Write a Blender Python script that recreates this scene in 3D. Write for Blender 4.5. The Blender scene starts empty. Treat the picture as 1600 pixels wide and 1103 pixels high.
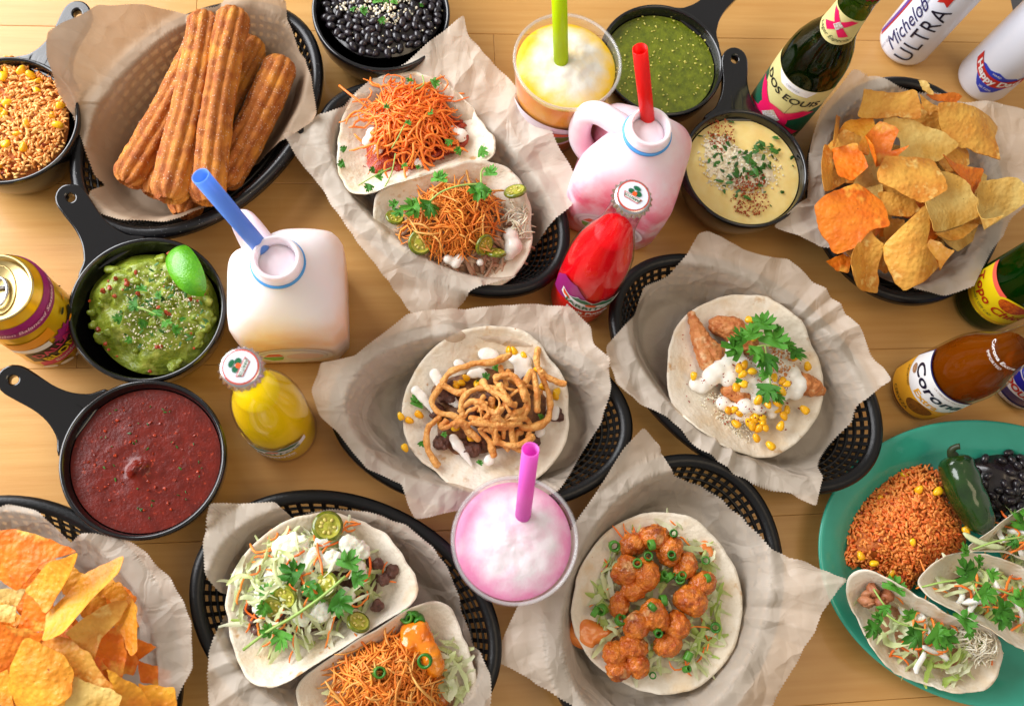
import bpy, bmesh, math, random
import numpy as np
from mathutils import Vector, Matrix
from mathutils.geometry import tessellate_polygon

# ------------------------------------------------------------------ camera, world, lamps, exposure
SC = bpy.context.scene
COL = SC.collection
H, FPX = 0.84, 1450.0
_n = np.array([-160.0, 400.0, FPX]); _n /= np.linalg.norm(_n)          # straight down, in camera axes (x right, y down, z ahead)
_X = np.array([1.0, 0, 0]) - _n[0] * _n; _X /= np.linalg.norm(_X)
_Z = -_n; _Y = np.cross(_Z, _X)
RM = np.stack([_X, _Y, _Z])

def W(px, py, z=0.0):
    r = RM @ np.array([px - 800.0, py - 551.5, FPX])
    return np.array([0, 0, H]) + (z - H) / r[2] * r

cam_data = bpy.data.cameras.new('camera')
cam = bpy.data.objects.new('camera', cam_data); COL.objects.link(cam)
cam_data.sensor_width = 36.0; cam_data.lens = FPX / 1600 * 36.0
cam_data.clip_start = 0.02; cam_data.clip_end = 50
cx, cy, cz = RM @ np.array([1, 0, 0]), RM @ np.array([0, -1, 0]), RM @ np.array([0, 0, -1])
cam.matrix_world = Matrix(((cx[0], cy[0], cz[0], 0), (cx[1], cy[1], cz[1], 0), (cx[2], cy[2], cz[2], H), (0, 0, 0, 1)))
cam_data.dof.use_dof = True; cam_data.dof.focus_distance = 0.82; cam_data.dof.aperture_fstop = 7.0
SC.camera = cam

world = bpy.data.worlds.new('World'); SC.world = world; world.use_nodes = True
bg = world.node_tree.nodes['Background']
bg.inputs[0].default_value = (1.0, 0.94, 0.87, 1); bg.inputs[1].default_value = 0.46

def area(name, loc, target, sx, sy, power, col):
    l = bpy.data.lights.new(name, 'AREA'); l.shape = 'RECTANGLE'; l.size = sx; l.size_y = sy; l.energy = power; l.color = col
    o = bpy.data.objects.new(name, l); COL.objects.link(o); o.location = loc
    o.rotation_euler = (Vector(target) - Vector(loc)).to_track_quat('-Z', 'Y').to_euler()
    return o
area('window_light', (-1.5, 0.95, 0.95), (0.05, 0.25, 0), 2.1, 1.5, 98, (0.97, 0.975, 1.0))
area('ceiling_light', (0.75, -0.1, 1.7), (0.25, 0.3, 0), 0.8, 0.8, 6, (1.0, 0.78, 0.52))

SC.render.engine = 'CYCLES'
SC.view_settings.view_transform = 'Standard'; SC.view_settings.look = 'None'
SC.view_settings.exposure = 0.0; SC.view_settings.gamma = 1.0; SC.view_settings.use_curve_mapping = False
SC.cycles.use_denoising = True
SC.cycles.max_bounces = 7; SC.cycles.diffuse_bounces = 3; SC.cycles.glossy_bounces = 3; SC.cycles.transmission_bounces = 4; SC.cycles.transparent_max_bounces = 12; SC.cycles.adaptive_threshold = 0.02; SC.cycles.caustics_refractive = False; SC.cycles.caustics_reflective = False
SC.cycles.sample_clamp_indirect = 6

# ------------------------------------------------------------------ helpers
R = random.Random(7)
NP = np.random.default_rng(11)
WLOC = {}

def C(r, g, b):
    return tuple(((v / 255) / 12.92 if v <= 10 else ((v / 255 + 0.055) / 1.055) ** 2.4) for v in (r, g, b)) + (1.0,)

def tag(o, label=None, cat=None, group=None, kind=None):
    for k, v in (('label', label), ('category', cat), ('group', group), ('kind', kind)):
        if v: o[k] = v
    return o

def thing(name, loc, label, cat, group=None):
    o = bpy.data.objects.new(name, None); COL.objects.link(o); o.location = loc; o.empty_display_size = 0.02
    WLOC[o.name] = np.array(loc, float)
    return tag(o, label, cat, group)

def mesh_from(name, v, f, smooth=True, mat=None):
    me = bpy.data.meshes.new(name)
    me.from_pydata([tuple(map(float, p)) for p in v], [], [tuple(map(int, q)) for q in f])
    if smooth: me.polygons.foreach_set('use_smooth', [True] * len(me.polygons))
    if mat: me.materials.append(mat)
    me.update()
    return me

def put(name, v, f, mat, parent=None, smooth=True):
    """one mesh object from world-space vertices"""
    v = np.asarray(v, float)
    if parent is None:
        loc = np.array([(v[:, 0].min() + v[:, 0].max()) / 2, (v[:, 1].min() + v[:, 1].max()) / 2, v[:, 2].min()]); off = loc
    else:
        off = WLOC[parent.name]; loc = np.zeros(3)
    me = mesh_from(name, v - off, f, smooth, mat)
    o = bpy.data.objects.new(name, me); COL.objects.link(o); o.location = loc
    if parent is not None: o.parent = parent
    WLOC[o.name] = off
    return o

def inst(name, me, M, parent=None):
    o = bpy.data.objects.new(name, me); COL.objects.link(o)
    if parent is not None:
        o.parent = parent; o.matrix_basis = Matrix.Translation(-Vector(WLOC[parent.name])) @ M
    else:
        o.matrix_basis = M
    WLOC[o.name] = np.array(M.translation)
    return o

def TRS(p, rot=(0, 0, 0), s=1.0):
    from mathutils import Euler
    S = Matrix.Diagonal((*((s, s, s) if not hasattr(s, '__len__') else s), 1))
    return Matrix.Translation(Vector(p)) @ Euler(rot).to_matrix().to_4x4() @ S

class Acc:
    """collects pieces into one mesh"""
    def __init__(s): s.v = []; s.f = []
    def add(s, v, f):
        k = len(s.v); s.v.extend([tuple(p) for p in v]); s.f.extend([tuple(i + k for i in q) for q in f])
    def put(s, name, mat, parent=None, smooth=True, kind=None):
        o = put(name, np.array(s.v), s.f, mat, parent, smooth)
        if kind: o['kind'] = kind
        return o

def lathe(prof, c=(0, 0, 0), n=48, a=1.0, b=1.0, rot=0.0, rfun=None):
    """profile of (r, z); ellipse when a != b; r may be given as offset with rfun"""
    v = []; f = []
    th = np.linspace(0, 2 * np.pi, n, endpoint=False)
    for r, z in prof:
        x, y = (r * a * np.cos(th), r * b * np.sin(th)) if rfun is None else rfun(r, z, th)
        X = c[0] + x * math.cos(rot) - y * math.sin(rot); Y = c[1] + x * math.sin(rot) + y * math.cos(rot)
        v += [(X[i], Y[i], c[2] + z) for i in range(n)]
    for k in range(len(prof) - 1):
        for i in range(n):
            j = (i + 1) % n
            f.append((k * n + i, k * n + j, (k + 1) * n + j, (k + 1) * n + i))
    return v, f

def tube(pts, rad, sides=6, caps=True, section=None, twist=0.0):
    """tube through points; rad scalar or list; section: list of (x,y) multipliers"""
    P = np.asarray(pts, float); n = len(P)
    rad = np.full(n, rad) if np.isscalar(rad) else np.asarray(rad, float)
    T = np.gradient(P, axis=0); T /= np.linalg.norm(T, axis=1)[:, None] + 1e-12
    up = np.array([0, 0, 1.0]) if abs(T[0][2]) < 0.9 else np.array([1.0, 0, 0])
    sec = section or [(math.cos(2 * math.pi * k / sides), math.sin(2 * math.pi * k / sides)) for k in range(sides)]
    m = len(sec); v = []; f = []
    N = np.cross(up, T[0]); N /= np.linalg.norm(N)
    for i in range(n):
        N = N - T[i] * N.dot(T[i]); N /= np.linalg.norm(N) + 1e-12
        B = np.cross(T[i], N); tw = twist * i / max(1, n - 1); ca, sa = math.cos(tw), math.sin(tw)
        for x, y in sec:
            v.append(P[i] + rad[i] * ((x * ca - y * sa) * N + (x * sa + y * ca) * B))
    for i in range(n - 1):
        for k in range(m):
            l = (k + 1) % m
            f.append((i * m + k, i * m + l, (i + 1) * m + l, (i + 1) * m + k))
    if caps:
        f.append(tuple(range(m - 1, -1, -1))); f.append(tuple((n - 1) * m + k for k in range(m)))
    return v, f

def hollow_tube(a, b, r, t, sides=20):
    a, b = np.array(a), np.array(b)
    v1, f1 = tube([a, (a + b) / 2, b], r, sides, caps=False)
    v2, f2 = tube([a, (a + b) / 2, b], r - t, sides, caps=False)
    k = len(v1); n = sides
    f = f1 + [tuple(reversed([i + k for i in q])) for q in f2]
    for base in (0, 2 * n):
        for i in range(n):
            j = (i + 1) % n; q = (base + i, base + j, k + base + j, k + base + i)
            f.append(q if base else tuple(reversed(q)))
    return v1 + v2, f

def crom(pts, n, smooth=True):
    """closed curve through pts resampled to n points by arc length"""
    P = np.asarray(pts, float); m = len(P); out = []
    for i in range(m):
        p0, p1, p2, p3 = P[i - 1], P[i], P[(i + 1) % m], P[(i + 2) % m]
        for t in np.linspace(0, 1, 16, endpoint=False):
            if smooth:
                out.append(0.5 * (2 * p1 + (p2 - p0) * t + (2 * p0 - 5 * p1 + 4 * p2 - p3) * t * t + (3 * p1 - p0 - 3 * p2 + p3) * t ** 3))
            else:
                out.append(p1 + (p2 - p1) * t)
    out = np.array(out + [out[0]])
    d = np.concatenate([[0], np.cumsum(np.linalg.norm(np.diff(out[:, :2], axis=0), axis=1))])
    s = np.linspace(0, d[-1], n, endpoint=False)
    return np.stack([np.interp(s, d, out[:, k]) for k in range(out.shape[1])], 1), d[-1]

def ocurve(pts, n):
    """open Catmull-Rom"""
    P = np.asarray(pts, float); P = np.vstack([2 * P[0] - P[1], P, 2 * P[-1] - P[-2]]); out = []
    m = len(P) - 3
    for s in np.linspace(0, m - 1e-6, n):
        i = int(s); t = s - i; p0, p1, p2, p3 = P[i:i + 4]
        out.append(0.5 * (2 * p1 + (p2 - p0) * t + (2 * p0 - 5 * p1 + 4 * p2 - p3) * t * t + (3 * p1 - p0 - 3 * p2 + p3) * t ** 3))
    return np.array(out)

def wob(x, y, seed, freq, octs=3):
    g = np.random.default_rng(seed); z = np.zeros_like(x); amp = 1.0
    for o in range(octs):
        for _ in range(4):
            a = g.uniform(0, 2 * np.pi); ph = g.uniform(0, 6.28); k = freq * g.uniform(0.7, 1.4)
            z += amp * 0.4 * np.sin(k * (x * np.cos(a) + y * np.sin(a)) + ph + 1.3 * np.sin(k * 0.6 * (x * np.sin(a) - y * np.cos(a)) + ph * 2))
        freq *= 2.1; amp *= 0.5
    return z

def creases(x, y, seed, n, amp, span, size):
    """piecewise planar folds: continuous, with sharp crease lines"""
    g = np.random.default_rng(seed); z = np.zeros_like(x); mx, my = x.mean(), y.mean()
    for _ in range(n):
        a = g.uniform(0, 2 * np.pi); qx, qy = mx + g.uniform(-size, size), my + g.uniform(-size, size)
        d = (x - qx) * np.cos(a) + (y - qy) * np.sin(a); e = -(x - qx) * np.sin(a) + (y - qy) * np.cos(a)
        L = span * g.uniform(0.4, 1.4)
        w = np.clip(1.4 - np.abs(e) / (span * g.uniform(1.0, 3.0)), 0, 1)
        z += amp * g.choice([-1, 1]) * g.uniform(0.4, 1.2) * (L - np.abs(np.clip(d, -L, L))) * w
    return z

def polar(B, c, zc, nr, zmap=None, thick=0.0, p=2.0):
    """sheet from centre c to boundary loop B (n,3). zmap(x,y,t,idx)->z overrides the bowl profile"""
    n = len(B); t = (np.arange(1, nr + 1) / nr)
    x = c[0] + t[:, None] * (B[None, :, 0] - c[0]); y = c[1] + t[:, None] * (B[None, :, 1] - c[1])
    if zmap is None: z = zc + (B[None, :, 2] - zc) * (t[:, None] ** p)
    else: z = zmap(x, y, t[:, None] * np.ones((1, n)))
    V = np.stack([x, y, z], -1).reshape(-1, 3)
    z0 = zc if zmap is None else float(z[0].mean())
    V = np.vstack([V, [[c[0], c[1], z0]]]); ci = len(V) - 1
    f = []
    for i in range(n):
        j = (i + 1) % n
        f.append((ci, i, j))
        for k in range(nr - 1):
            f.append((k * n + i, (k + 1) * n + i, (k + 1) * n + j, k * n + j))
    if thick:
        m = len(V); V2 = V.copy(); V2[:, 2] -= thick; V = np.vstack([V, V2])
        f2 = [tuple(reversed([q + m for q in g])) for g in f]; o = (nr - 1) * n
        side = [(o + i, m + o + i, m + o + (i + 1) % n, o + (i + 1) % n) for i in range(n)]
        f = f + f2 + side
    return V, f

class Region:
    """star-shaped patch on the table given by its outline in the photograph, with a mound profile"""
    def __init__(s, poly, z0, h, pw=2.0):
        P = np.array([W(a, b, z0 + h * 0.4)[:2] for a, b in poly]); s.c = P.mean(0); s.z0, s.h, s.pw = z0, h, pw
        Q, _ = crom(np.c_[P, np.zeros(len(P))], 180); s.B = Q[:, :2]
        d = s.B - s.c; th = np.arctan2(d[:, 1], d[:, 0]); o = np.argsort(th); s.th = th[o]; s.rb = np.linalg.norm(d, axis=1)[o]
    def t(s, x, y):
        th = np.arctan2(y - s.c[1], x - s.c[0]); return np.hypot(x - s.c[0], y - s.c[1]) / np.interp(th, s.th, s.rb, period=2 * np.pi)
    def z(s, x, y):
        t = s.t(x, y); return s.z0 + s.h * np.clip(1 - t ** s.pw, 0, 1)
    def sample(s, rng=R, lim=1.0, pw=0.5):
        a = rng.uniform(-math.pi, math.pi); r = np.interp(a, s.th, s.rb, period=2 * np.pi) * lim * rng.random() ** pw
        x, y = s.c[0] + r * math.cos(a), s.c[1] + r * math.sin(a); return x, y, float(s.z(x, y))
    def mound(s, name, mat, parent=None, amp=0.002, freq=300, seed=1, drop=0.004, nb=90, nr=14, lim=1.0, zoff=0.0):
        B = s.c + (s.B[::2] - s.c) * lim; B = np.c_[B, np.zeros(len(B))]
        def zm(x, y, t):
            return s.z0 + zoff + s.h * np.clip(1 - (t * lim) ** s.pw, 0, 1) + amp * wob(x, y, seed, freq) * np.clip(1.6 - 1.2 * t, 0, 1) - drop * t ** 6
        V, f = polar(B, s.c, 0, nr, zm)
        return put(name, V, f, mat, parent)

def strand_path(reg, L, n, curl, lift, rng=R, start=None, heading=None, follow=1.0):
    x, y, z = start or reg.sample(rng); a = rng.uniform(0, 6.283) if heading is None else heading
    k = rng.gauss(0, curl) / L; off = rng.uniform(0, lift); ds = L / (n - 1); pts = []
    x -= math.cos(a) * L / 2; y -= math.sin(a) * L / 2
    ph = rng.uniform(0, 6.28); am = rng.uniform(0.0, 0.35) * lift
    for i in range(n):
        zz = float(reg.z(x, y)) * follow + (1 - follow) * reg.z0
        pts.append((x, y, zz + off + am * math.sin(ph + i * 1.1)))
        x += ds * math.cos(a); y += ds * math.sin(a); a += k * ds + rng.gauss(0, abs(curl) * 0.12)
    return pts

def strands(name, reg, n, L, r, curl, lift, mat, parent, sides=4, steps=7, flat=None, lim=1.0, pw=0.5, rng=R):
    A = Acc()
    for _ in range(n):
        l = rng.uniform(*L); p = strand_path(reg, l, steps, curl, lift, rng, start=reg.sample(rng, lim, pw))
        rr = rng.uniform(*r)
        rad = [rr * (0.55 if i in (0, steps - 1) else 1) for i in range(steps)]
        sec = None
        if flat: w_ = rng.uniform(.15, .4); sec = [(1, w_), (.5, .10), (0, 0.02), (-.5, .10), (-1, w_), (-.5, .02), (0, -.06), (.5, .02)]
        v, f = tube(p, rad, sides, section=sec, twist=rng.uniform(-.9, .9) if flat else 0); A.add(v, f)
    return A.put(name, mat, parent, kind='stuff')

def ell(rx, ry, rz, nu=8, nv=5):
    v = [(0, 0, rz)]; f = []
    for j in range(1, nv):
        ph = math.pi * j / nv
        for i in range(nu):
            th = 2 * math.pi * i / nu; v.append((rx * math.sin(ph) * math.cos(th), ry * math.sin(ph) * math.sin(th), rz * math.cos(ph)))
    v.append((0, 0, -rz)); b = len(v) - 1
    for i in range(nu):
        j = (i + 1) % nu; f.append((0, 1 + i, 1 + j)); f.append((b, 1 + (nv - 2) * nu + j, 1 + (nv - 2) * nu + i))
        for k in range(nv - 2): f.append((1 + k * nu + i, 1 + (k + 1) * nu + i, 1 + (k + 1) * nu + j, 1 + k * nu + j))
    return v, f

def shreds(name, reg, n, L, wd, mat, parent, lift=.008, lim=1.0, pw=.5, rng=R):
    """thin curled ribbons of leaf, ragged edges"""
    A = Acc(); st = 9
    for _ in range(n):
        l = rng.uniform(*L); w = rng.uniform(*wd); p = np.array(strand_path(reg, l, st, .9, lift, rng, start=reg.sample(rng, lim, pw)))
        T = np.gradient(p, axis=0); T /= np.linalg.norm(T, axis=1)[:, None]; S = np.cross(T, [0, 0, 1]); roll = rng.uniform(-.7, .7); cup = rng.uniform(-.5, .5); ph = rng.uniform(0, 6); tw = rng.uniform(-.25, .25)
        v = []; f = []
        for i in range(st):
            e = min(1, .35 + 2.2 * min(i, st - 1 - i) / (st - 1)); ro = roll + tw * (i - st / 2)
            for j in range(5):
                q = (j - 2) / 2; ww = w * e * (1 + .22 * math.sin(ph + i * 2.3 + (j > 2) * 1.7)) * .5
                up = cup * ww * (q * q - .3) + .25 * ww * math.sin(ph + 1.9 * i) * abs(q)
                v.append(p[i] + S[i] * (q * ww * math.cos(ro)) + np.array([0, 0, 1]) * (q * ww * math.sin(ro) + up))
        for i in range(st - 1):
            for j in range(4): f.append((i * 5 + j, (i + 1) * 5 + j, (i + 1) * 5 + j + 1, i * 5 + j + 1))
        A.add(v, f)
    return A.put(name, mat, parent, kind='stuff')

def xform(v, M):
    return [tuple(M @ Vector(p)) for p in v]

def bits(name, reg, n, size, mat, parent, lift=0.001, shape=(1, 1, 1), rng=R, lim=1.0, pw=0.5, flat=False, kind='stuff', sub=(6, 4)):
    """many tiny pieces (grains, crumbs, flakes) joined into one part"""
    A = Acc(); b0 = ell(*shape, *sub); var = []
    for q in range(12):
        g = random.Random(q); jag = .42 if kind == 'stuff' else .2; var.append(([tuple(c * (1 + g.uniform(-jag, jag)) for c in p) for p in b0[0]], b0[1]))
    for _ in range(n):
        base = rng.choice(var); x, y, z = reg.sample(rng, lim, pw); s = rng.uniform(*size)
        rot = (rng.gauss(0, 0.35), rng.gauss(0, 0.35), rng.uniform(0, 6.28)) if flat else [rng.uniform(0, 6.28) for _ in range(3)]
        A.add(xform(base[0], TRS((x, y, z + rng.uniform(0, lift)), rot, s)), base[1])
    return A.put(name, mat, parent, kind=kind, smooth=sub[0] > 6)

def blob(name, balls, mat, parent=None, voxel=0.0012, smooth=14, rough=0.0, rscale=0.006, wfac=0.5):
    """smooth union of balls: list of (x,y,z,r) in world space"""
    left = list(balls); groups = []
    rr = lambda b: max(b[3]) if hasattr(b[3], '__len__') else b[3]
    while left:
        g = [left.pop()]; i = 0
        while i < len(g):
            for b in left[:]:
                if math.dist(g[i][:3], b[:3]) < .86 * (rr(g[i]) + rr(b)): g.append(b); left.remove(b)
            i += 1
        groups.append(g)
    if len(groups) > 1:
        for g in groups: blob(name, g, mat, parent, voxel, smooth, rough, rscale, wfac)
        return
    A = Acc(); e = ell(1, 1, 1, 14, 9)
    for x, y, z, r in balls:
        s = r if hasattr(r, '__len__') else (r, r, r); A.add([(x + p[0] * s[0], y + p[1] * s[1], z + p[2] * s[2]) for p in e[0]], e[1])
    o = A.put(name, mat, parent)
    m = o.modifiers.new('remesh', 'REMESH'); m.mode = 'VOXEL'; m.voxel_size = voxel; m.use_smooth_shade = True
    m = o.modifiers.new('smooth', 'SMOOTH'); m.factor = wfac; m.iterations = smooth
    if rough:
        t = bpy.data.textures.new(name, 'CLOUDS'); t.noise_scale = rscale; t.noise_depth = 2
        m = o.modifiers.new('relief', 'DISPLACE'); m.texture = t; m.strength = rough; m.mid_level = 0.5
    return o

def ppath(pts, z):
    """pixel path -> world path at height z (scalar) or per-point third value"""
    return [tuple(W(p[0], p[1], p[2] if len(p) > 2 else z)) for p in pts]

# ------------------------------------------------------------------ materials
MATS = {}
def mat(name, c1, c2=None, src='noise', scale=60, detail=4, lo=0.35, hi=0.65, rough=0.5, bump=0.0, bscale=300, sss=0.0, srad=(1, .5, .25), sscale=0.006,
        coat=0.0, metal=0.0, trans=0.0, ior=1.45, spots=(), spec=0.5, bump2=None, bubble=0, see=None, transl=0.0, stretch=None, brough=.5, emit=None):
    if name in MATS: return MATS[name]
    m = bpy.data.materials.new(name); m.use_nodes = True; nt = m.node_tree; N = nt.nodes; L = nt.links
    b = N['Principled BSDF']; out = N['Material Output']
    tc = N.new('ShaderNodeTexCoord'); vec = tc.outputs['Object']
    if stretch:
        mp = N.new('ShaderNodeMapping'); mp.inputs['Scale'].default_value = stretch; L.new(vec, mp.inputs[0]); vec = mp.outputs[0]
    def noise(sc, det=4, ro=.55):
        n = N.new('ShaderNodeTexNoise'); n.inputs['Scale'].default_value = sc; n.inputs['Detail'].default_value = det; n.inputs['Roughness'].default_value = ro
        L.new(vec, n.inputs['Vector']); return n.outputs[0]
    def ramp(fac, a, bb):
        r = N.new('ShaderNodeMapRange'); r.inputs[1].default_value = a; r.inputs[2].default_value = bb; L.new(fac, r.inputs[0]); return r.outputs[0]
    def mix(fac, a, bb):
        x = N.new('ShaderNodeMix'); x.data_type = 'RGBA'
        if fac is not None: L.new(fac, x.inputs[0])
        for s, v in ((x.inputs[6], a), (x.inputs[7], bb)):
            if hasattr(v, 'default_value'): L.new(v, s)
            else: s.default_value = v
        return x.outputs[2]
    col = None
    if c2:
        if src == 'noise': fac = ramp(noise(scale, detail), lo, hi)
        elif src == 'island': fac = N.new('ShaderNodeNewGeometry').outputs['Random Per Island']
        elif src == 'object':
            fac = N.new('ShaderNodeObjectInfo').outputs['Random']
        col = mix(fac, c1, c2)
    for (sc_, cs, a, bb) in spots:
        col = mix(ramp(noise(sc_, 3), a, bb), col if col else c1, cs)
    if col: L.new(col, b.inputs['Base Color'])
    else: b.inputs['Base Color'].default_value = c1
    b.inputs['Roughness'].default_value = rough; b.inputs['Metallic'].default_value = metal
    b.inputs['Specular IOR Level'].default_value = spec; b.inputs['IOR'].default_value = ior
    b.inputs['Coat Weight'].default_value = coat; b.inputs['Coat Roughness'].default_value = 0.08
    b.inputs['Transmission Weight'].default_value = trans
    if sss:
        b.inputs['Subsurface Weight'].default_value = sss; b.inputs['Subsurface Radius'].default_value = srad; b.inputs['Subsurface Scale'].default_value = sscale
    if bump:
        bp = N.new('ShaderNodeBump'); bp.inputs['Strength'].default_value = min(1, bump); bp.inputs['Distance'].default_value = 0.002 * max(1, bump)
        L.new(noise(bscale, 5, brough), bp.inputs['Height']); last = bp
        if bump2:
            b2 = N.new('ShaderNodeBump'); b2.inputs['Strength'].default_value = bump2[0]; b2.inputs['Distance'].default_value = 0.002
            L.new(noise(bump2[1], 2), b2.inputs['Height']); L.new(bp.outputs[0], b2.inputs['Normal']); last = b2
        if bubble:
            vo = N.new('ShaderNodeTexVoronoi'); vo.feature = 'SMOOTH_F1'; vo.inputs['Scale'].default_value = bubble; L.new(vec, vo.inputs['Vector'])
            b3 = N.new('ShaderNodeBump'); b3.invert = True; b3.inputs['Strength'].default_value = .55; b3.inputs['Distance'].default_value = 0.002; L.new(vo.outputs['Distance'], b3.inputs['Height']); L.new(last.outputs[0], b3.inputs['Normal']); last = b3
        L.new(last.outputs[0], b.inputs['Normal'])
    sh = b.outputs[0]
    def shmix(f, a, bb):
        x = N.new('ShaderNodeMixShader'); x.inputs[0].default_value = f; L.new(a, x.inputs[1]); L.new(bb, x.inputs[2]); return x.outputs[0]
    if transl:
        t = N.new('ShaderNodeBsdfTranslucent')
        if col: L.new(col, t.inputs[0])
        else: t.inputs[0].default_value = c1
        sh = shmix(transl, sh, t.outputs[0])
    if see:
        t = N.new('ShaderNodeBsdfTransparent'); t.inputs[0].default_value = see[1]; sh = shmix(see[0], sh, t.outputs[0])
    if emit: b.inputs['Emission Color'].default_value = emit[0]; b.inputs['Emission Strength'].default_value = emit[1]
    L.new(sh, out.inputs['Surface'])
    MATS[name] = m; return m

def film(name, tint, rough=0.03, refl=1.4, frost=0.0, fcol=(1, 1, 1, 1)):
    """thin clear plastic / glass wall: transparent with a Fresnel reflection"""
    if name in MATS: return MATS[name]
    m = bpy.data.materials.new(name); m.use_nodes = True; nt = m.node_tree; N = nt.nodes; L = nt.links
    N.remove(N['Principled BSDF']); out = N['Material Output']
    t = N.new('ShaderNodeBsdfTransparent'); t.inputs[0].default_value = tint
    g = N.new('ShaderNodeBsdfGlossy'); g.inputs['Roughness'].default_value = rough
    lw = N.new('ShaderNodeLayerWeight'); pw = N.new('ShaderNodeMath'); pw.operation = 'POWER'; pw.inputs[1].default_value = 5.0
    ma = N.new('ShaderNodeMath'); ma.operation = 'MULTIPLY_ADD'; ma.inputs[1].default_value = 0.7; ma.inputs[2].default_value = ((refl - 1) / (refl + 1)) ** 2
    L.new(lw.outputs['Facing'], pw.inputs[0]); L.new(pw.outputs[0], ma.inputs[0])
    x = N.new('ShaderNodeMixShader'); L.new(ma.outputs[0], x.inputs[0]); a = t.outputs[0]
    if frost:
        d = N.new('ShaderNodeBsdfDiffuse'); d.inputs[0].default_value = fcol
        y = N.new('ShaderNodeMixShader'); y.inputs[0].default_value = frost; L.new(a, y.inputs[1]); L.new(d.outputs[0], y.inputs[2]); a = y.outputs[0]
    L.new(a, x.inputs[1]); L.new(g.outputs[0], x.inputs[2]); L.new(x.outputs[0], out.inputs['Surface'])
    MATS[name] = m; return m

BLACK = mat('black_melamine', C(14, 14, 17), rough=0.16, coat=0.5, spec=0.5, bump=0.04, bscale=40)
BASKET = mat('black_plastic', C(14, 14, 15), rough=0.34, bump=0.12, bscale=500, spec=0.35)
ENAMEL = mat('speckled_black_plastic', C(16, 16, 19), rough=0.28, spots=((900, C(190, 190, 195), 0.68, 0.72),))
PAPER = mat('parchment_paper', C(242, 230, 214), C(228, 213, 194), scale=14, rough=0.40, bump=0.25, bscale=130, transl=0.30, see=(0.27, (0.96, 0.88, 0.76, 1)), brough=.6, spec=.35)
KRAFT = mat('kraft_paper', C(196, 172, 146), C(182, 156, 130), scale=14, rough=0.5, bump=0.2, bscale=120, transl=0.3, see=(0.12, (0.95, 0.86, 0.72, 1)), spec=.3)
def crumple(m, k=1.0):
    nt = m.node_tree; N = nt.nodes; L = nt.links; b = N['Principled BSDF']; tc = N.new('ShaderNodeTexCoord'); last = None
    wn = N.new('ShaderNodeTexNoise'); wn.inputs['Scale'].default_value = 22; wn.inputs['Detail'].default_value = 2; L.new(tc.outputs['Object'], wn.inputs[0])
    mx = N.new('ShaderNodeVectorMath'); mx.operation = 'MULTIPLY_ADD'; mx.inputs[1].default_value = (.035, .035, .035); L.new(wn.outputs[1], mx.inputs[0]); L.new(tc.outputs['Object'], mx.inputs[2])
    for sc_, st, dist in ((20, .7 * k, .009), (48, .5 * k, .003)):
        v = N.new('ShaderNodeTexVoronoi'); v.inputs['Scale'].default_value = sc_; L.new(mx.outputs[0], v.inputs['Vector'])
        bp = N.new('ShaderNodeBump'); bp.inputs['Strength'].default_value = st; bp.inputs['Distance'].default_value = dist; L.new(v.outputs['Distance'], bp.inputs['Height']); v.distance = 'MANHATTAN'
        if last: L.new(last.outputs[0], bp.inputs['Normal'])
        last = bp
    L.new(last.outputs[0], b.inputs['Normal'])
    for n in N:
        if n.type == 'BSDF_TRANSLUCENT': L.new(last.outputs[0], n.inputs['Normal'])
crumple(PAPER); crumple(KRAFT, .45)
TORT = mat('flour_tortilla', C(238, 230, 214), C(226, 214, 192), scale=26, rough=0.62, bump=0.5, bscale=230, spots=((40, C(222, 200, 166), .5, .7), (70, C(198, 156, 106), 0.635, 0.75), (260, C(190, 146, 100), 0.70, 0.78)), bump2=(.25, 90))
WOOD_N = 0
WHITE = mat('white_paint', C(236, 236, 236), rough=0.35)
STEEL = mat('brushed_metal', C(205, 205, 210), rough=0.25, metal=1.0, bump=0.05)
GOLDM = mat('gold_metal', C(214, 190, 130), rough=0.28, metal=1.0)
# ------------------------------------------------------------------ the setting: table of planks, floor beyond its edge
WOODM = mat('varnished_wood', C(212, 164, 97), C(200, 148, 81), scale=1.0, detail=7, lo=.3, hi=.7, rough=0.34, bump=0.08, bscale=3.0, stretch=(7, 130, 60), coat=0.12, spec=.4)
def wood_variation():
    nt = WOODM.node_tree; N = nt.nodes; L = nt.links; b = N['Principled BSDF']
    src = b.inputs['Base Color'].links[0].from_socket
    oi = N.new('ShaderNodeObjectInfo'); hs = N.new('ShaderNodeHueSaturation'); mr = N.new('ShaderNodeMapRange'); mr.inputs[3].default_value = 0.92; mr.inputs[4].default_value = 1.05
    L.new(oi.outputs['Random'], mr.inputs[0]); L.new(mr.outputs[0], hs.inputs['Value']); L.new(src, hs.inputs['Color'])
    tc = N.new('ShaderNodeTexCoord'); n = N.new('ShaderNodeTexNoise'); n.inputs['Scale'].default_value = 5; n.inputs['Detail'].default_value = 3
    mp = N.new('ShaderNodeMapping'); mp.inputs['Scale'].default_value = (1, 3, 1); L.new(tc.outputs['Object'], mp.inputs[0]); L.new(mp.outputs[0], n.inputs[0])
    mx = N.new('ShaderNodeMix'); mx.data_type = 'RGBA'; r2 = N.new('ShaderNodeMapRange'); r2.inputs[1].default_value = .45; r2.inputs[2].default_value = .7; r2.inputs[4].default_value = .35
    L.new(n.outputs[0], r2.inputs[0]); L.new(r2.outputs[0], mx.inputs[0]); L.new(hs.outputs[0], mx.inputs[6]); mx.inputs[7].default_value = C(184, 128, 66)
    L.new(mx.outputs[2], b.inputs['Base Color'])
wood_variation()
ANG = math.radians(3)
table = thing('table_top', (0, 0, 0), 'pale varnished wooden table top made of long boards', 'table'); table['kind'] = 'structure'
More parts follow.
